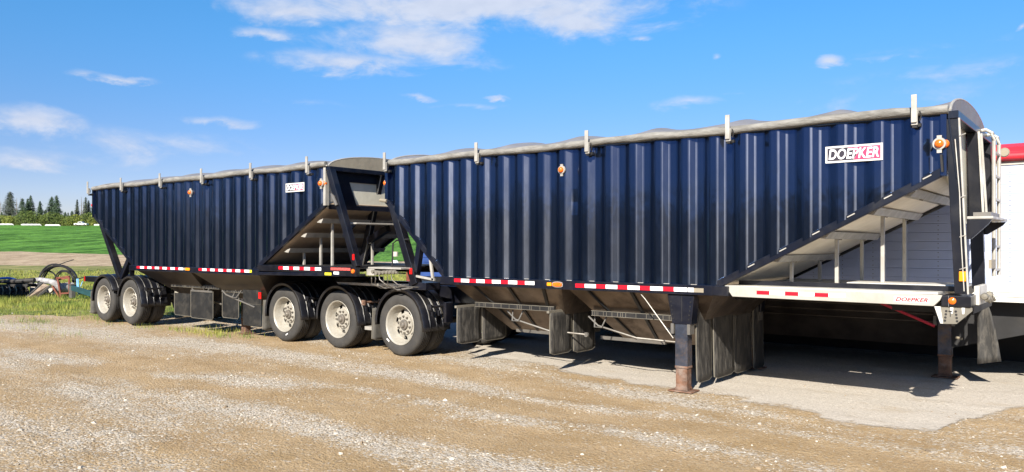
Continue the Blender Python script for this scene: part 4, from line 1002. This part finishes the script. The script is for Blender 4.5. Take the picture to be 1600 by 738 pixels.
bl.build('hopper', 'dkbelly', W)
MB().prism([(-1.9, 1.14), (-1.9, .42), (.6, 1.14)], 'y', YW+.3, YW+2.3).build('hopper', 'blackflat', W)
landing_leg(W, -1.95, 12.26, 1.12)
MB().tube([(-2.75, 12.0, 1.05), (-2.05, 12.1, .74)], .020, 8).build('leg_brace', 'redrod', W, smooth=True)
MB().tube([(-1.80, 12.15, .60), (-1.72, 12.12, .585)], .018, 8).build('crank_pin', 'tan', W, smooth=True)
# bent rubber flap under its front corner
v = []; f = []
for i in range(11):
    t_ = i/10
    for j in range(7):
        q = j/6; wd_ = .10+.17*max(0, (t_-.05)/.95)**.6
        v.append((-1.50+wd_*q, 11.80+.03*math.sin(q*3)*t_, 1.15-.85*t_+.06*q*t_))
for i in range(10):
    for j in range(6): a = i*7+j; f.append((a, a+1, a+8, a+7))
o = MB().add(v, f).build('mud_flap', 'flap', W, smooth=True); s_ = o.modifiers.new('th', 'SOLIDIFY'); s_.thickness = .012
MB().tube([(-.9, 12.6, .5), (-.9, 12.61, .5)], .05).build('axle_stub', 'blackflat', W)
MB().box(-1.0, 4.5, 12.5, 12.62, .85, 1.1).build_each('chassis_beam', 'blackflat', W)
for x in (1.6, 3.2, -10.0): 
    w0 = dup_tree(base_w, W, None); w0.location = Vector((x, YW+.05, HZ))-ORG
ORG = Vector((0, 0, 0))

# ------------------------------------------------------------ small things beyond the gap between the trailers
K = thing('container', (-4, 16.5, 0), 'long blue steel box with horizontal ribs glimpsed between and under the parked trailers', 'container')  # box lengthened to block skylight from behind the white trailer
mb = MB(); z = 1.05
while z < 2.30: mb.box(-14.85, 7, 14.70, 17.2, z, z+.10); mb.box(-14.85, 7, 14.715, 17.2, z+.10, z+.125); z += .125
mb.build('wall', 'blue', K)
MB().box(-14.58, -14.44, 14.685, 14.70, 1.22, 1.30).build('slot', 'glass', K)
MB().box(-14.8, 6.9, 14.72, 17.1, 0, 1.05).build('base', 'blackflat', K)  # solid black mass added to keep the view under the trailers dark
def ground_at(px, py, z=0.):
    d = (H-z)*F/(py-Y0PX); u = (px-800)/F*d; return uv2w(u, d)
x, y = uv2w(-(800-617)/F*62, 62)
tk = thing('storage_tank', (x, y, 0), 'small white plastic tank standing on the field edge in the gap', 'tank')
MB().lathe([(0, -.2), (.22, -.2), (.27, -.15), (.27, .15), (.22, .2), (0, .2)], (x, y, .42), 20).build('tank_body', 'bale', tk, smooth=True)
MB().box(x-.25, x+.25, y-.2, y+.2, 0, .15).build('skid', 'blackflat', tk)
x, y = uv2w(-(800-643)/F*24, 24)
rp = thing('metal_post', (x, y, 0), 'faded red steel post standing on grass behind the coupling', 'post')
MB().box(x-.14, x+.14, y-.1, y+.1, 0, 1.35).build('post', 'redframe', rp, bevel=.02); MB().box(x-.17, x+.17, y-.13, y+.13, 1.35, 1.39).build('cap', 'redframe', rp)

# ------------------------------------------------------------ scrap and implements at the left edge
def SC(px, d): return uv2w((px-800)/F*d, d)
Rr, Fw = Vector((CT, ST, 0)), Vector((-ST, CT, 0))
def pz(px, py, d): x, y = SC(px, d); return Vector((x, y, H-(py-Y0PX)*d/F))
D = 27.5
t_ = thing('hose_coil', pz(92, 440, D+.8), 'big upright coil of black hose standing among the scrap at the left', 'hose coil')
c0 = pz(90, 441, D+.8)
mb = MB(); rg = random.Random(2)
def ring(mb, c, ra, rb, r, a0=0, a1=2*math.pi, tilt=0., n=30):
    mb.tube([c+Rr*(ra*math.cos(a))+Vector((0, 0, rb*math.sin(a)))+Fw*(tilt*math.cos(a)+.03*math.sin(3*a)) for a in np.linspace(a0, a1, n)], r, 7)
for ra, rb, dx in ((.66, .62, 0), (.60, .58, .02), (.70, .60, .05), (.63, .66, -.03)): ring(mb, c0+Rr*dx+Fw*rg.uniform(-.1, .1), ra, rb, .030)
mb.build('hose_loop', 'hose', t_, smooth=True)
mb = MB(); ring(mb, pz(100, 440, D+.7), .36, .40, .028); ring(mb, pz(74, 441, D+.9), .34, .42, .028); ring(mb, pz(101, 439, D+.7), .30, .34, .025)
mb.build('inner_loop', 'hose', t_, smooth=True)
mb = MB(); ring(mb, c0+Fw*-.06, .64, .60, .014, .4, 3.0); mb.build('pale_strip', 'greycloth', t_, smooth=True)
mb = MB(); mb.tube([pz(82, 416, D+.8), pz(95, 412.5, D+.8), pz(105, 409, D+.8), pz(115, 406, D+.8)], .016, 6); mb.build('loose_end', 'hose', t_, smooth=True)
t_ = thing('hose_bundle', pz(30, 452, D+.6), 'low tangled bundle of black hoses piled behind the harrow', 'hose bundle')
mb = MB()
for k in range(7):
    c1 = pz(rg.uniform(14, 50), rg.uniform(445, 454), D+rg.uniform(.4, 1.1)); ring(mb, c1, rg.uniform(.25, .5), rg.uniform(.12, .28), .022, rg.uniform(0, 3), rg.uniform(4, 7), .3, 22)
mb.build('hose', 'hose', t_, smooth=True)
t_ = thing('pipe_pile', pz(24, 441, D+.4), 'stack of short grey and black pipes lying level beside the hose bundle', 'pipe pile')
for k in range(6):
    y_ = 441+2.2*(k % 3); MB().tube([pz(6+k*5, y_, D+.3+.1*k), pz(40+k*4, y_+1.5, D+.25+.1*k)], .035+.01*(k % 2), 8).build('pipe', 'pipe' if k % 3 == 0 else 'dirtymach', t_, smooth=True)
t_ = thing('steel_frame', pz(100, 466, D), 'small rusty red steel frame leaning in front of the hose coil', 'frame')
mb = MB()
for a, b in (((90, 434), (96, 467)), ((108, 432), (109, 459)), ((88, 435), (109, 432)), ((93, 459), (109, 458)), ((82, 447), (94, 466)), ((92, 467), (99, 466))):
    mb.bar(pz(*a, D), pz(*b, D), .055, .06, Fw)
mb.build('tube_frame', 'redframe', t_)
mb = MB().bar(pz(92, 437, D+.5), pz(108, 434, D+.5), .05, .05, Fw).bar(pz(108, 434, D+.5), pz(110, 462, D+.5), .05, .05, Fw).bar(pz(90, 437, D), pz(92, 435, D+.5), .05, .05, Vector((0, 0, 1))).bar(pz(109, 434, D), pz(109, 433, D+.5), .05, .05, Vector((0, 0, 1)))
mb.build('rear_frame', 'redframe', t_)
t_ = thing('ramp_board', pz(55, 467, D-.3), 'grey and tan board ramp tilted against the scrap pile', 'ramp')
MB().add([pz(42, 466, D-.5), pz(54, 466, D-.3), pz(76, 446, D), pz(68, 443, D), *(p+Vector((0, 0, -.05)) for p in (pz(42, 466, D-.5), pz(54, 466, D-.3), pz(76, 446, D), pz(68, 443, D)))],
         [(0, 1, 2, 3), (7, 6, 5, 4), (0, 4, 5, 1), (1, 5, 6, 2), (2, 6, 7, 3), (3, 7, 4, 0)]).build('plank', 'wood', t_)
MB().bar(pz(40, 466, D-.5), pz(66, 443, D), .05, .05).bar(pz(55, 467, D-.4), pz(80, 446, D), .05, .07).build_each('side_angle', 'pipe', t_)
t_ = thing('grain_spout', pz(80, 452, D+.3), 'wrinkled pale grey auger sleeve lying over the scrap pile', 'spout')
mb = MB().tube([pz(54, 437, D+.3), pz(62, 437.5, D+.3), pz(72, 439, D+.2), pz(82, 441, D+.1), pz(90, 445, D+.1), pz(96, 452, D+.2)], [.07, .09, .10, .10, .12, .13], 10)
mb.build('sleeve', 'greycloth', t_, smooth=True)
MB().lathe([(0, -.3), (.17, -.3), (.19, 0), (.19, .25), (0, .25)], pz(102, 450, D+.4), 16).build('drum', 'aluw', t_, smooth=True)
t_ = thing('plastic_tote', pz(66, 465, D+.7), 'off white plastic tub behind the tilted boards', 'tub')
a = pz(48, 444, D+1.0); b = pz(82, 463, D+1.0)
for k, (p, q, mt) in enumerate(((pz(46, 443, D+1.), pz(60, 462, D+1.), 'plastic'), (pz(62, 451, D+1.), pz(82, 464, D+1.), 'plastic'))):
    mb = MB(); w = (q-p).dot(Rr)
    base = [p, p+Rr*w, p+Rr*w+Fw*.5, p+Fw*.5]; hgt = p.z-q.z
    mb.add([*base, *(c-Vector((0, 0, hgt)) for c in base)], [(0, 1, 2, 3), (4, 7, 6, 5), (0, 4, 5, 1), (1, 5, 6, 2), (2, 6, 7, 3), (3, 7, 4, 0)]).build_each('tub_body', mt, t_, bevel=.03)
t_ = thing('harrow', pz(15, 463, D), 'low black spring tooth harrow lying in the grass at the far left', 'harrow')
mb = MB().tube([pz(-40, 439, D), pz(-10, 441, D), pz(20, 440, D), pz(54, 438, D)], [.05, .05, .08, .09], 9).bar(pz(-40, 447, D+.4), pz(44, 447, D+.4), .10, .10).bar(pz(-40, 446, D-.2), pz(44, 446, D-.2), .08, .08)
mb.bar(pz(-40, 455, D+.8), pz(42, 455, D+.8), .10, .3)
mb.build('frame', 'dirtymach', t_, smooth=True)
for k in range(9):
    px = -34+k*9.2; q = MB().tube([pz(px, 447, D-.2), pz(px+3, 452, D-.25), pz(px-1, 459, D-.3), pz(px+2, 465, D-.2)], [.03, .035, .03, .02], 6)
    q.lathe([(0, -.04), (.13, -.03), (.15, 0), (.13, .03), (0, .04)], pz(px+3, 458, D+.3), 12); q.build_each('tine', 'dirtymach', t_, smooth=True)
q = MB()
for px in (3, 14, 24): q.tube([pz(px, 447, D-.3), pz(px+2, 454, D-.35), pz(px+1, 460, D-.3)], .014, 5)
q.build_each('bare_tine', 'tan', t_, smooth=True)
t_ = thing('water_pipe', pz(0, 436, D), 'bright blue plastic pipe resting across the black harrow', 'pipe')
MB().tube([pz(-60, 437, D+.2), pz(-20, 437, D+.2), pz(0, 435.5, D+.2), pz(12, 434.5, D+.2), pz(20, 436, D+.3), pz(26, 438, D+.5)], .045, 9).build('pipe_run', 'bluepipe', t_, smooth=True)
t_ = thing('drawbar', pz(130, 455, 26), 'dark teal painted steel drawbar beside the tail of the rear trailer', 'drawbar')
MB().bar(pz(113, 450, 26.5), pz(150, 462, 25.6), .10, .17).bar(pz(122, 458, 26.4), pz(150, 455, 27), .08, .12).build('beam', 'teal', t_, bevel=.01)
MB().bar(pz(121, 436, 26.5), pz(122, 452, 26.4), .07, .07).bar(pz(126, 448, 26.4), pz(129, 440, 26.6), .025, .025).build('upright', 'lblue', t_, bevel=.01)
t_ = thing('steel_pillar', pz(113, 466, 27), 'short grey steel pillar between hose coil and teal drawbar', 'pillar')

MB().box(-.10, .10, -.08, .08, 0, .46).build('pillar', 'pipe', t_, bevel=.02, origin=(0, 0, 0)); MB().box(-.13, .13, -.1, .1, .46, .49).build('top_plate', 'pipe', t_, origin=(0, 0, 0))
t_ = thing('cable_loop', pz(130, 436, 27.5), 'thin black cable arching from coil to teal drawbar', 'cable')
MB().tube([pz(117, 440, 27.5), pz(122, 436, 27.4), pz(130, 434, 27.3), pz(140, 436, 27.2), pz(148, 440, 27)], .022, 6).build('cable', 'hose', t_, smooth=True)
ORG = Vector((0, 0, 0))

# ------------------------------------------------------------ grass, pebbles
def tri_mesh(name, V, mats, smooth=False, nper=3, mi=None):
    n = len(V)//nper; me = bpy.data.meshes.new(name); me.vertices.add(len(V)); me.vertices.foreach_set('co', V.astype(np.float32).ravel())
    me.loops.add(len(V)); me.loops.foreach_set('vertex_index', np.arange(len(V), dtype=np.int32))
    me.polygons.add(n); me.polygons.foreach_set('loop_start', np.arange(0, len(V), nper, dtype=np.int32)); me.polygons.foreach_set('loop_total', np.full(n, nper, dtype=np.int32))
    for m in mats: me.materials.append(MT[m])
    if mi is not None: me.polygons.foreach_set('material_index', mi.astype(np.int32))
    me.update(); o = bpy.data.objects.new(name, me); C.objects.link(o); return o
def blades(u, d, hgt, wid):
    n = len(u); X, Yy = uv2w(u, d); Z = terrain(X, Yy)
    a = rng.uniform(0, 2*np.pi, n); lean = rng.normal(0, .35, n)*hgt; b = rng.uniform(0, 2*np.pi, n)
    dx, dy = np.cos(a)*wid/2, np.sin(a)*wid/2
    P0 = np.stack([X-dx, Yy-dy, Z-.02], 1); P1 = np.stack([X+dx, Yy+dy, Z-.02], 1); P2 = np.stack([X+np.cos(b)*lean, Yy+np.sin(b)*lean, Z+hgt], 1)
    return np.stack([P0, P1, P2], 1).reshape(-1, 3)
n = 150000
rho = rng.uniform(-.95, -.05, n); d = 20.2+rng.beta(1, 2.2, n)*40
clump = vnoise(rho*d*1.3, d*1.1, 21); keep = rng.uniform(0, 1, n) < .35+.65*clump
edge = (d-20.2)/1.2; keep &= (rng.uniform(0, 1, n) < np.clip(edge*.9+.12, 0, 1))
rho, d, clump = rho[keep], d[keep], clump[keep]
hg = (.04+.13*clump*rng.uniform(.4, 1.4, len(d)))*np.clip(.45+(d-20.2)/3.5, .45, 1.2)
g = tri_mesh('verge_grass', blades(rho*d, d, hg, rng.uniform(.008, .018, len(d))*(d/20)**1.3), ['grass']); tag(g, None, None, kind='stuff')
# tufts under the rear trailer
V = []
for cx, cy, s, nn in [(-15.2, 8.9, .35, 260), (-15.9, 8.8, .2, 90), (-14.6, 8.7, .25, 160), (-16.6, 8.8, .3, 80), (-17.3, 8.5, .25, 60), (-13.9, 9.0, .2, 60), (-15.4, 9.4, .6, 300), (-18.7, 8.4, .3, 40), (-12.3, 10.6, .5, 120), (-20.8, 7.6, .5, 260), (-21.4, 6.4, .5, 240), (-20.3, 8.9, .5, 260), (-17.0, 6.8, .5, 50), (-19.2, 6.9, .5, 70)]:
    x = rng.normal(cx, s, nn); y = rng.normal(cy, s*.5, nn); u = CT*x+ST*y; dd = -ST*x+CT*y
    V.append(blades(u, dd, rng.uniform(.03, .15, nn), rng.uniform(.006, .014, nn)))
g = tri_mesh('weed_tufts', np.concatenate(V), ['grass']); tag(g, None, None, kind='stuff')
# loose stones: squashed octahedron-like pebbles
def pebbles(n, dmin, dmax, smin, smax, name, patch=True, seed=1):
    rg = np.random.default_rng(seed)
    d = dmin+(dmax-dmin)*rg.uniform(0, 1, n)**1.3; u = rg.uniform(-1, 1, n)*(d*.72+1.5); X, Yy = uv2w(u, d)
    streak = vnoise(X*.16+5, Yy*.75+2, 31)*.6+vnoise(X*.6, Yy*2.2, 32)*.4
    keep = rg.uniform(0, 1, n) < np.clip((driftf(X, Yy)-.10)*1.1, .05, .8)
    yb = np.interp(X, [-16, -12, -10, -8.5, -6.95, -6, -5.2, -3.74, -2.65, -2.03, -1.5, -1.3, -.9], [13.2, 11.5, 10.3, 9.85, 9.7, 9.3, 9.16, 9.15, 8.77, 8.5, 8.6, 9.6, 10.6])
    keep &= ~((Yy > yb) & (rg.uniform(0, 1, n) < .92))
    X, Yy = X[keep], Yy[keep]; n = len(X); Z = terrain(X, Yy)
    s = smin*(smax/smin)**(rg.uniform(0, 1, n)**2.2)
    base = np.array([[1, 0, 0], [.25, .9, 0], [-.8, .55, 0], [-.8, -.6, 0], [.3, -.95, 0], [0, 0, .75], [0, 0, -.5]]); 
    top = base[:5]*[.62, .62, 0]+[0, 0, .5]
    P = np.concatenate([base[:5], top])      # 10 verts: frustum
    tri = [(i, (i+1) % 5, 5+(i+1) % 5) for i in range(5)]+[(i, 5+(i+1) % 5, 5+i) for i in range(5)]+[(5, 6, 7), (5, 7, 8), (5, 8, 9)]
    jit = rg.normal(0, .16, (n, 10, 3)); Q = (P[None]+jit)*s[:, None, None]; Q[:, :, 2] *= rg.uniform(.6, 1.2, n)[:, None]
    a = rg.uniform(0, 6.28, n); ca, sa = np.cos(a)[:, None], np.sin(a)[:, None]; st = rg.uniform(.6, 1.1, n)[:, None]
    qx = Q[:, :, 0]*ca-Q[:, :, 1]*st*sa; qy = Q[:, :, 0]*sa+Q[:, :, 1]*st*ca
    V = np.stack([qx+X[:, None], qy+Yy[:, None], Q[:, :, 2]+Z[:, None]-.15*s[:, None]], -1)
    T = V[:, np.array(tri).ravel()].reshape(-1, 3)
    mi = np.repeat(rg.uniform(0, 1, n) > .5, 13).astype(int)
    o = tri_mesh(name, T, ['pebble', 'pebble2'], mi=mi); tag(o, None, None, kind='stuff'); return o
pebbles(110000, 4.5, 16, .004, .017, 'loose_gravel', seed=3)
pebbles(4200, 4.5, 22, .012, .040, 'loose_stones', seed=4)

# ------------------------------------------------------------ tree line on the rise, and white things in front of it
def conifer(name, px, ytop, d, label, wid=1., mat='spruce', dens=1., seed=0, base_py=353., group='conifers on the skyline'):
    rg = np.random.default_rng(seed); x, y = SC(px, d); z0 = float(terrain(np.array([x]), np.array([y]))[0])-.2
    ztop = H-(ytop-Y0PX)*d/F; h = ztop-z0
    t = thing(name, (x, y, z0), label, 'tree', group)
    MB().tube([(x, y, z0), (x+.1, y, z0+h*.5), (x, y, z0+h*.97)], [.24, .15, .03], 6).build('trunk', 'trunk' if mat != 'deadwood' else 'deadwood', t)
    n = int(2600*dens); q = rg.uniform(0, 1, n)**.75; zz = q*h*.92      # q: 0 top ... 1 bottom
    lay = np.floor(q*16)/16; rmax = (.12+.88*q**.85)*h*.36*wid*(.75+.5*vnoise(lay*37+seed, lay*0+1., 3)); ang = rg.uniform(0, 6.28, n)
    rmax = rmax*(.65+.7*vnoise(ang*1.3+seed, lay*22, 6)); frac = (q*16) % 1; rmax = rmax*(.50+.62*frac); rr = rmax*rg.uniform(.15, 1, n)**.6
    cx = np.cos(ang)*rr; cy = np.sin(ang)*rr; cz = h-zz-.25*rr*.8; L_ = rg.uniform(.35, .8, n)*(.6+.6*q)*h/14
    e1 = np.stack([np.cos(ang), np.sin(ang), -.35+0*ang], 1)*L_[:, None]; tg = np.stack([-np.sin(ang), np.cos(ang), 0*ang+rg.normal(0, .3, n)], 1)*(L_*.42)[:, None]
    Cn = np.stack([cx, cy, cz], 1); V = np.stack([Cn-e1*.5-tg, Cn-e1*.5+tg, Cn+e1*.7+np.array([0, 0, -.1])], 1).reshape(-1, 3)
    if n > 0:
        o = tri_mesh('crown', V, [mat]); o.parent = t
    return t
def snag(px, ytop, d, label, seed):
    rg = random.Random(seed); x, y = SC(px, d); z0 = float(terrain(np.array([x]), np.array([y]))[0])-.2; h = H-(ytop-Y0PX)*d/F-z0
    t = thing('dead_tree', (x, y, z0), label, 'tree', 'bare dead trunks on the skyline')
    MB().tube([(x, y, z0), (x+.15, y, z0+h*.6), (x, y, z0+h)], [.25, .15, .04], 6).build('trunk', 'deadwood', t)
    mb = MB()
    for k in range(26):
        z = z0+h*rg.uniform(.25, .97); a = rg.uniform(0, 6.28); l = rg.uniform(.5, 1.6)*(1.2-(z-z0)/h); mb.tube([(x, y, z), (x+l*math.cos(a), y+l*math.sin(a), z+rg.uniform(-.3, .3))], [.05, .02], 4)
    mb.build('bare_limbs', 'deadwood', t)
DT = 350.
trees = [(-22, 312, 'leftmost dark spruce cut by the photo edge', 1.1, 'spruce'), (2.7, 331, 'short dark spruce at the left edge below the tall one', .9, 'spruce'), (15.5, 299.5, 'tallest grey green spruce standing at the far left of the skyline', 1.15, 'spruce2'), (35, 310, 'first spruce right of the dead pole, left of a close pair', .95, 'spruce'),
         (43.2, 310.5, 'narrow middle spruce in the cluster of three', .75, 'spruce'), (48, 305.5, 'pointed taller spruce at the right of the cluster of three', .8, 'spruce'), (62.5, 313.8, 'lone slim spruce between the cluster and the dark pair', .75, 'spruce'),
         (81, 307, 'left and broader spruce of the dark central pair', 1.05, 'spruce'), (88.5, 305, 'right and darker spruce of the central pair', .85, 'spruce'), (71, 328, 'small round topped spruce left of the central pair', 1.2, 'spruce'), (102, 331, 'small spruce right of the central pair', 1.0, 'spruce'), (106.5, 332, 'thin small spruce between two short ones', .7, 'spruce'),
         (112.6, 329.5, 'short dark spruce standing alone before the thin tall ones', 1.1, 'spruce'), (120.5, 311.5, 'thin ragged grey spruce with gaps in its crown', .55, 'spruce2'), (134, 308, 'ragged tall spruce left of the trailer tail', .6, 'spruce2'), (138.5, 313, 'narrow spruce next to the trailer tail', .6, 'spruce2'),
         (146, 318, 'spruce half hidden by the rear trailer tail', .9, 'spruce'), (158, 322, 'spruce behind the top corner of the rear trailer', .9, 'spruce')]
for i, (px, yt, lb, w, mt) in enumerate(trees):
    conifer('spruce_tree', px, yt, DT+random.uniform(-6, 8), lb, w, mt, dens=.6 if w < .65 else (1.2 if w > 1 else 1.), seed=i+1)
for i, (px, yt, lb) in enumerate(((26, 309, 'bare dead pole just right of the tallest spruce'), (32.5, 308, 'thin leafless snag beside the first cluster'), (1, 315, 'pale bare trunk at the left edge of the photo'), (127, 307.5, 'tall leafless tree among the thin grey spruces'), (130, 313, 'second leafless trunk among the thin grey spruces'))):
    snag(px, yt, DT, lb, i)
shr = [(-30, 340, 0), (-12, 341, 1), (4, 340.5, 0), (14, 341.5, 0), (24, 342, 0), (33, 338, 1), (40, 333, 1), (49, 334, 1), (57, 338, 1), (66, 341, 0), (73, 338, 1), (80, 335, 1), (88, 337, 1), (96, 340, 1), (104, 342, 0), (110, 341, 1), (117, 339, 0), (124, 341, 0), (131, 338, 1), (139, 336, 1), (147, 339, 0), (154, 340, 0), (163, 342, 1)]
shl = ['shrub cut off by the left edge', 'shrub just inside the left edge', 'low shrub under the short leftmost spruce', 'low shrub directly below the tallest spruce', 'low shrub right of the tallest spruce below the dead pole', 'shrub below the first spruce of the cluster',
  'tallest shrub below the cluster of three spruces', 'tall shrub right below the cluster of three', 'shrub between the cluster and the lone slim spruce', 'low yellow shrub right of the lone slim spruce', 'shrub left of the dark central pair', 'tall shrub under the left spruce of the central pair',
  'shrub under the right spruce of the central pair', 'shrub just right of the central pair', 'low shrub below the two small spruces', 'low green shrub left of the short dark spruce', 'shrub above the white pickup, below the thin grey spruce', 'low shrub above the pickup cab', 'shrub between the leafless trees and the trailer tail',
  'shrub touching the trailer tail in the photo', 'shrub mostly hidden behind the trailer tail', 'shrub behind the sloping trailer end', 'shrub right of the sloping trailer end']
for i, (px, yt, k) in enumerate(shr):
    rg = np.random.default_rng(100+i); d = DT-9+random.uniform(-2, 2); x, y = SC(px, d); z0 = float(terrain(np.array([x]), np.array([y]))[0])-.2; h = H-(yt-3.5-Y0PX)*d/F-z0
    t = thing('leafy_shrub', (x, y, z0), ('yellow green ' if k == 0 else 'deeper green ')+shl[i], 'shrub', 'leafy shrubs along the field top')
    MB().tube([(x, y, z0), (x, y, z0+h*.6)], [.12, .05], 5).build('stem', 'trunk', t)
    n = 900; ph = rg.uniform(0, 6.28, n); cz = rg.uniform(0, 1, n); prof = np.sqrt(np.clip(1-(cz*1.9-.75)**2/1.4, .02, 1)); rad = h*.62*prof*rg.uniform(.3, 1, n)**.5*(.65+.6*vnoise(ph*1.5+i, cz*6, 8))
    Cn = np.stack([np.cos(ph)*rad, np.sin(ph)*rad, cz*h], 1); E1 = rg.normal(0, .22, (n, 3)); E2 = rg.normal(0, .22, (n, 3)); V = np.stack([Cn, Cn+E1, Cn+E2], 1).reshape(-1, 3)
    o = tri_mesh('foliage', V, ['bush' if k == 0 else 'bush2']); o.parent = t
ORG = Vector((0, 0, 0))
# pale farm lane at the crest
DW = 331.
def bale(px0, px1, lb, bump=False):
    p0, p1 = pz(px0, 356, DW), pz(px1, 356, DW); z0 = float(terrain(np.array([p0.x]), np.array([p0.y]))[0])-.1
    p0.z = p1.z = z0+.40
    t = thing('silage_bag', ((p0.x+p1.x)/2, (p0.y+p1.y)/2, z0), lb, 'silage bag', 'long white silage bags at the field top')
    n = 14; MB().tube([p0+(p1-p0)*k/n for k in range(n+1)], [.2]+[.38+.05*math.sin(k*2.1) for k in range(n-1)]+[.3], 12).build('wrapped_bag', 'bale', t, smooth=True)
    MB().tube([p1, p1+Rr*.5+Vector((0, 0, -.5))], [.28, .08], 8).build('tied_end', 'bale', t, smooth=True)
bale(33, 63, 'longest white wrapped silage bag at the field top, left of the others'); bale(70.5, 93, 'middle white wrapped silage bag at the field top'); bale(-14, 20, 'white silage bag at the left edge of the field top'); bale(147, 160, 'short white silage bag beside the trailer tail')
c = pz(127, 356.5, DW); c.z = float(terrain(np.array([c.x]), np.array([c.y]))[0])
t = thing('pickup_truck', c, 'small white pickup truck parked at the far edge of the green field', 'truck')
hb = 2.7
def PB(u0, u1, w, z0, z1, name, mat, taper=0.):
    v = []
    for z, tp in ((z0, 0), (z1, taper)):
        for a, b in ((u0+tp, -w), (u1-tp, -w), (u1-tp, w), (u0+tp, w)): v.append(c+Rr*a+Fw*b+Vector((0, 0, z)))
    return MB().add(v, [(3, 2, 1, 0), (4, 5, 6, 7), (0, 1, 5, 4), (1, 2, 6, 5), (2, 3, 7, 6), (3, 0, 4, 7)]).build(name, mat, t, bevel=.06)
PB(-2.7, 2.7, .95, .45, 1.10, 'body', 'bale'); PB(-1.2, 1.0, .85, 1.10, 1.80, 'cab', 'bale', .35); PB(-.9, .7, .87, 1.2, 1.62, 'window', 'glass', .2)
for u in (-1.8, 1.8):
    q = c+Rr*u-Fw*.85; MB().tube([q+Vector((0, 0, .4))-Fw*.12, q+Vector((0, 0, .4))+Fw*.12], .4, 16).build('wheel', 'tyre', t, smooth=True)
ORG = Vector((0, 0, 0))
# unseen tree belt added behind the viewer, shaped to be mirrored dark in the paint
def reflection_tree_belt():
    V = []; rg = np.random.default_rng(55)
    for k in range(110):
        ang = -1.9+3.8*k/109; dist = rg.uniform(24, 32); cx = dist*math.sin(ang); cy = -dist*math.cos(ang)*.9-5
        if cy > 12: continue
        h = rg.uniform(3.0, 4.6); n = 900; a = rg.uniform(0, 6.28, n); q = rg.uniform(0, 1, n); r = (1-q)**.5*h*.55*rg.uniform(.3, 1, n)
        Cn = np.stack([cx+np.cos(a)*r, cy+np.sin(a)*r, q*h], 1); V.append(np.stack([Cn, Cn+rg.normal(0, .35, (n, 3)), Cn+rg.normal(0, .35, (n, 3))], 1).reshape(-1, 3))
    o = tri_mesh('reflection_tree_belt', np.concatenate(V), ['hedge']); tag(o, None, None, kind='stuff')
reflection_tree_belt()
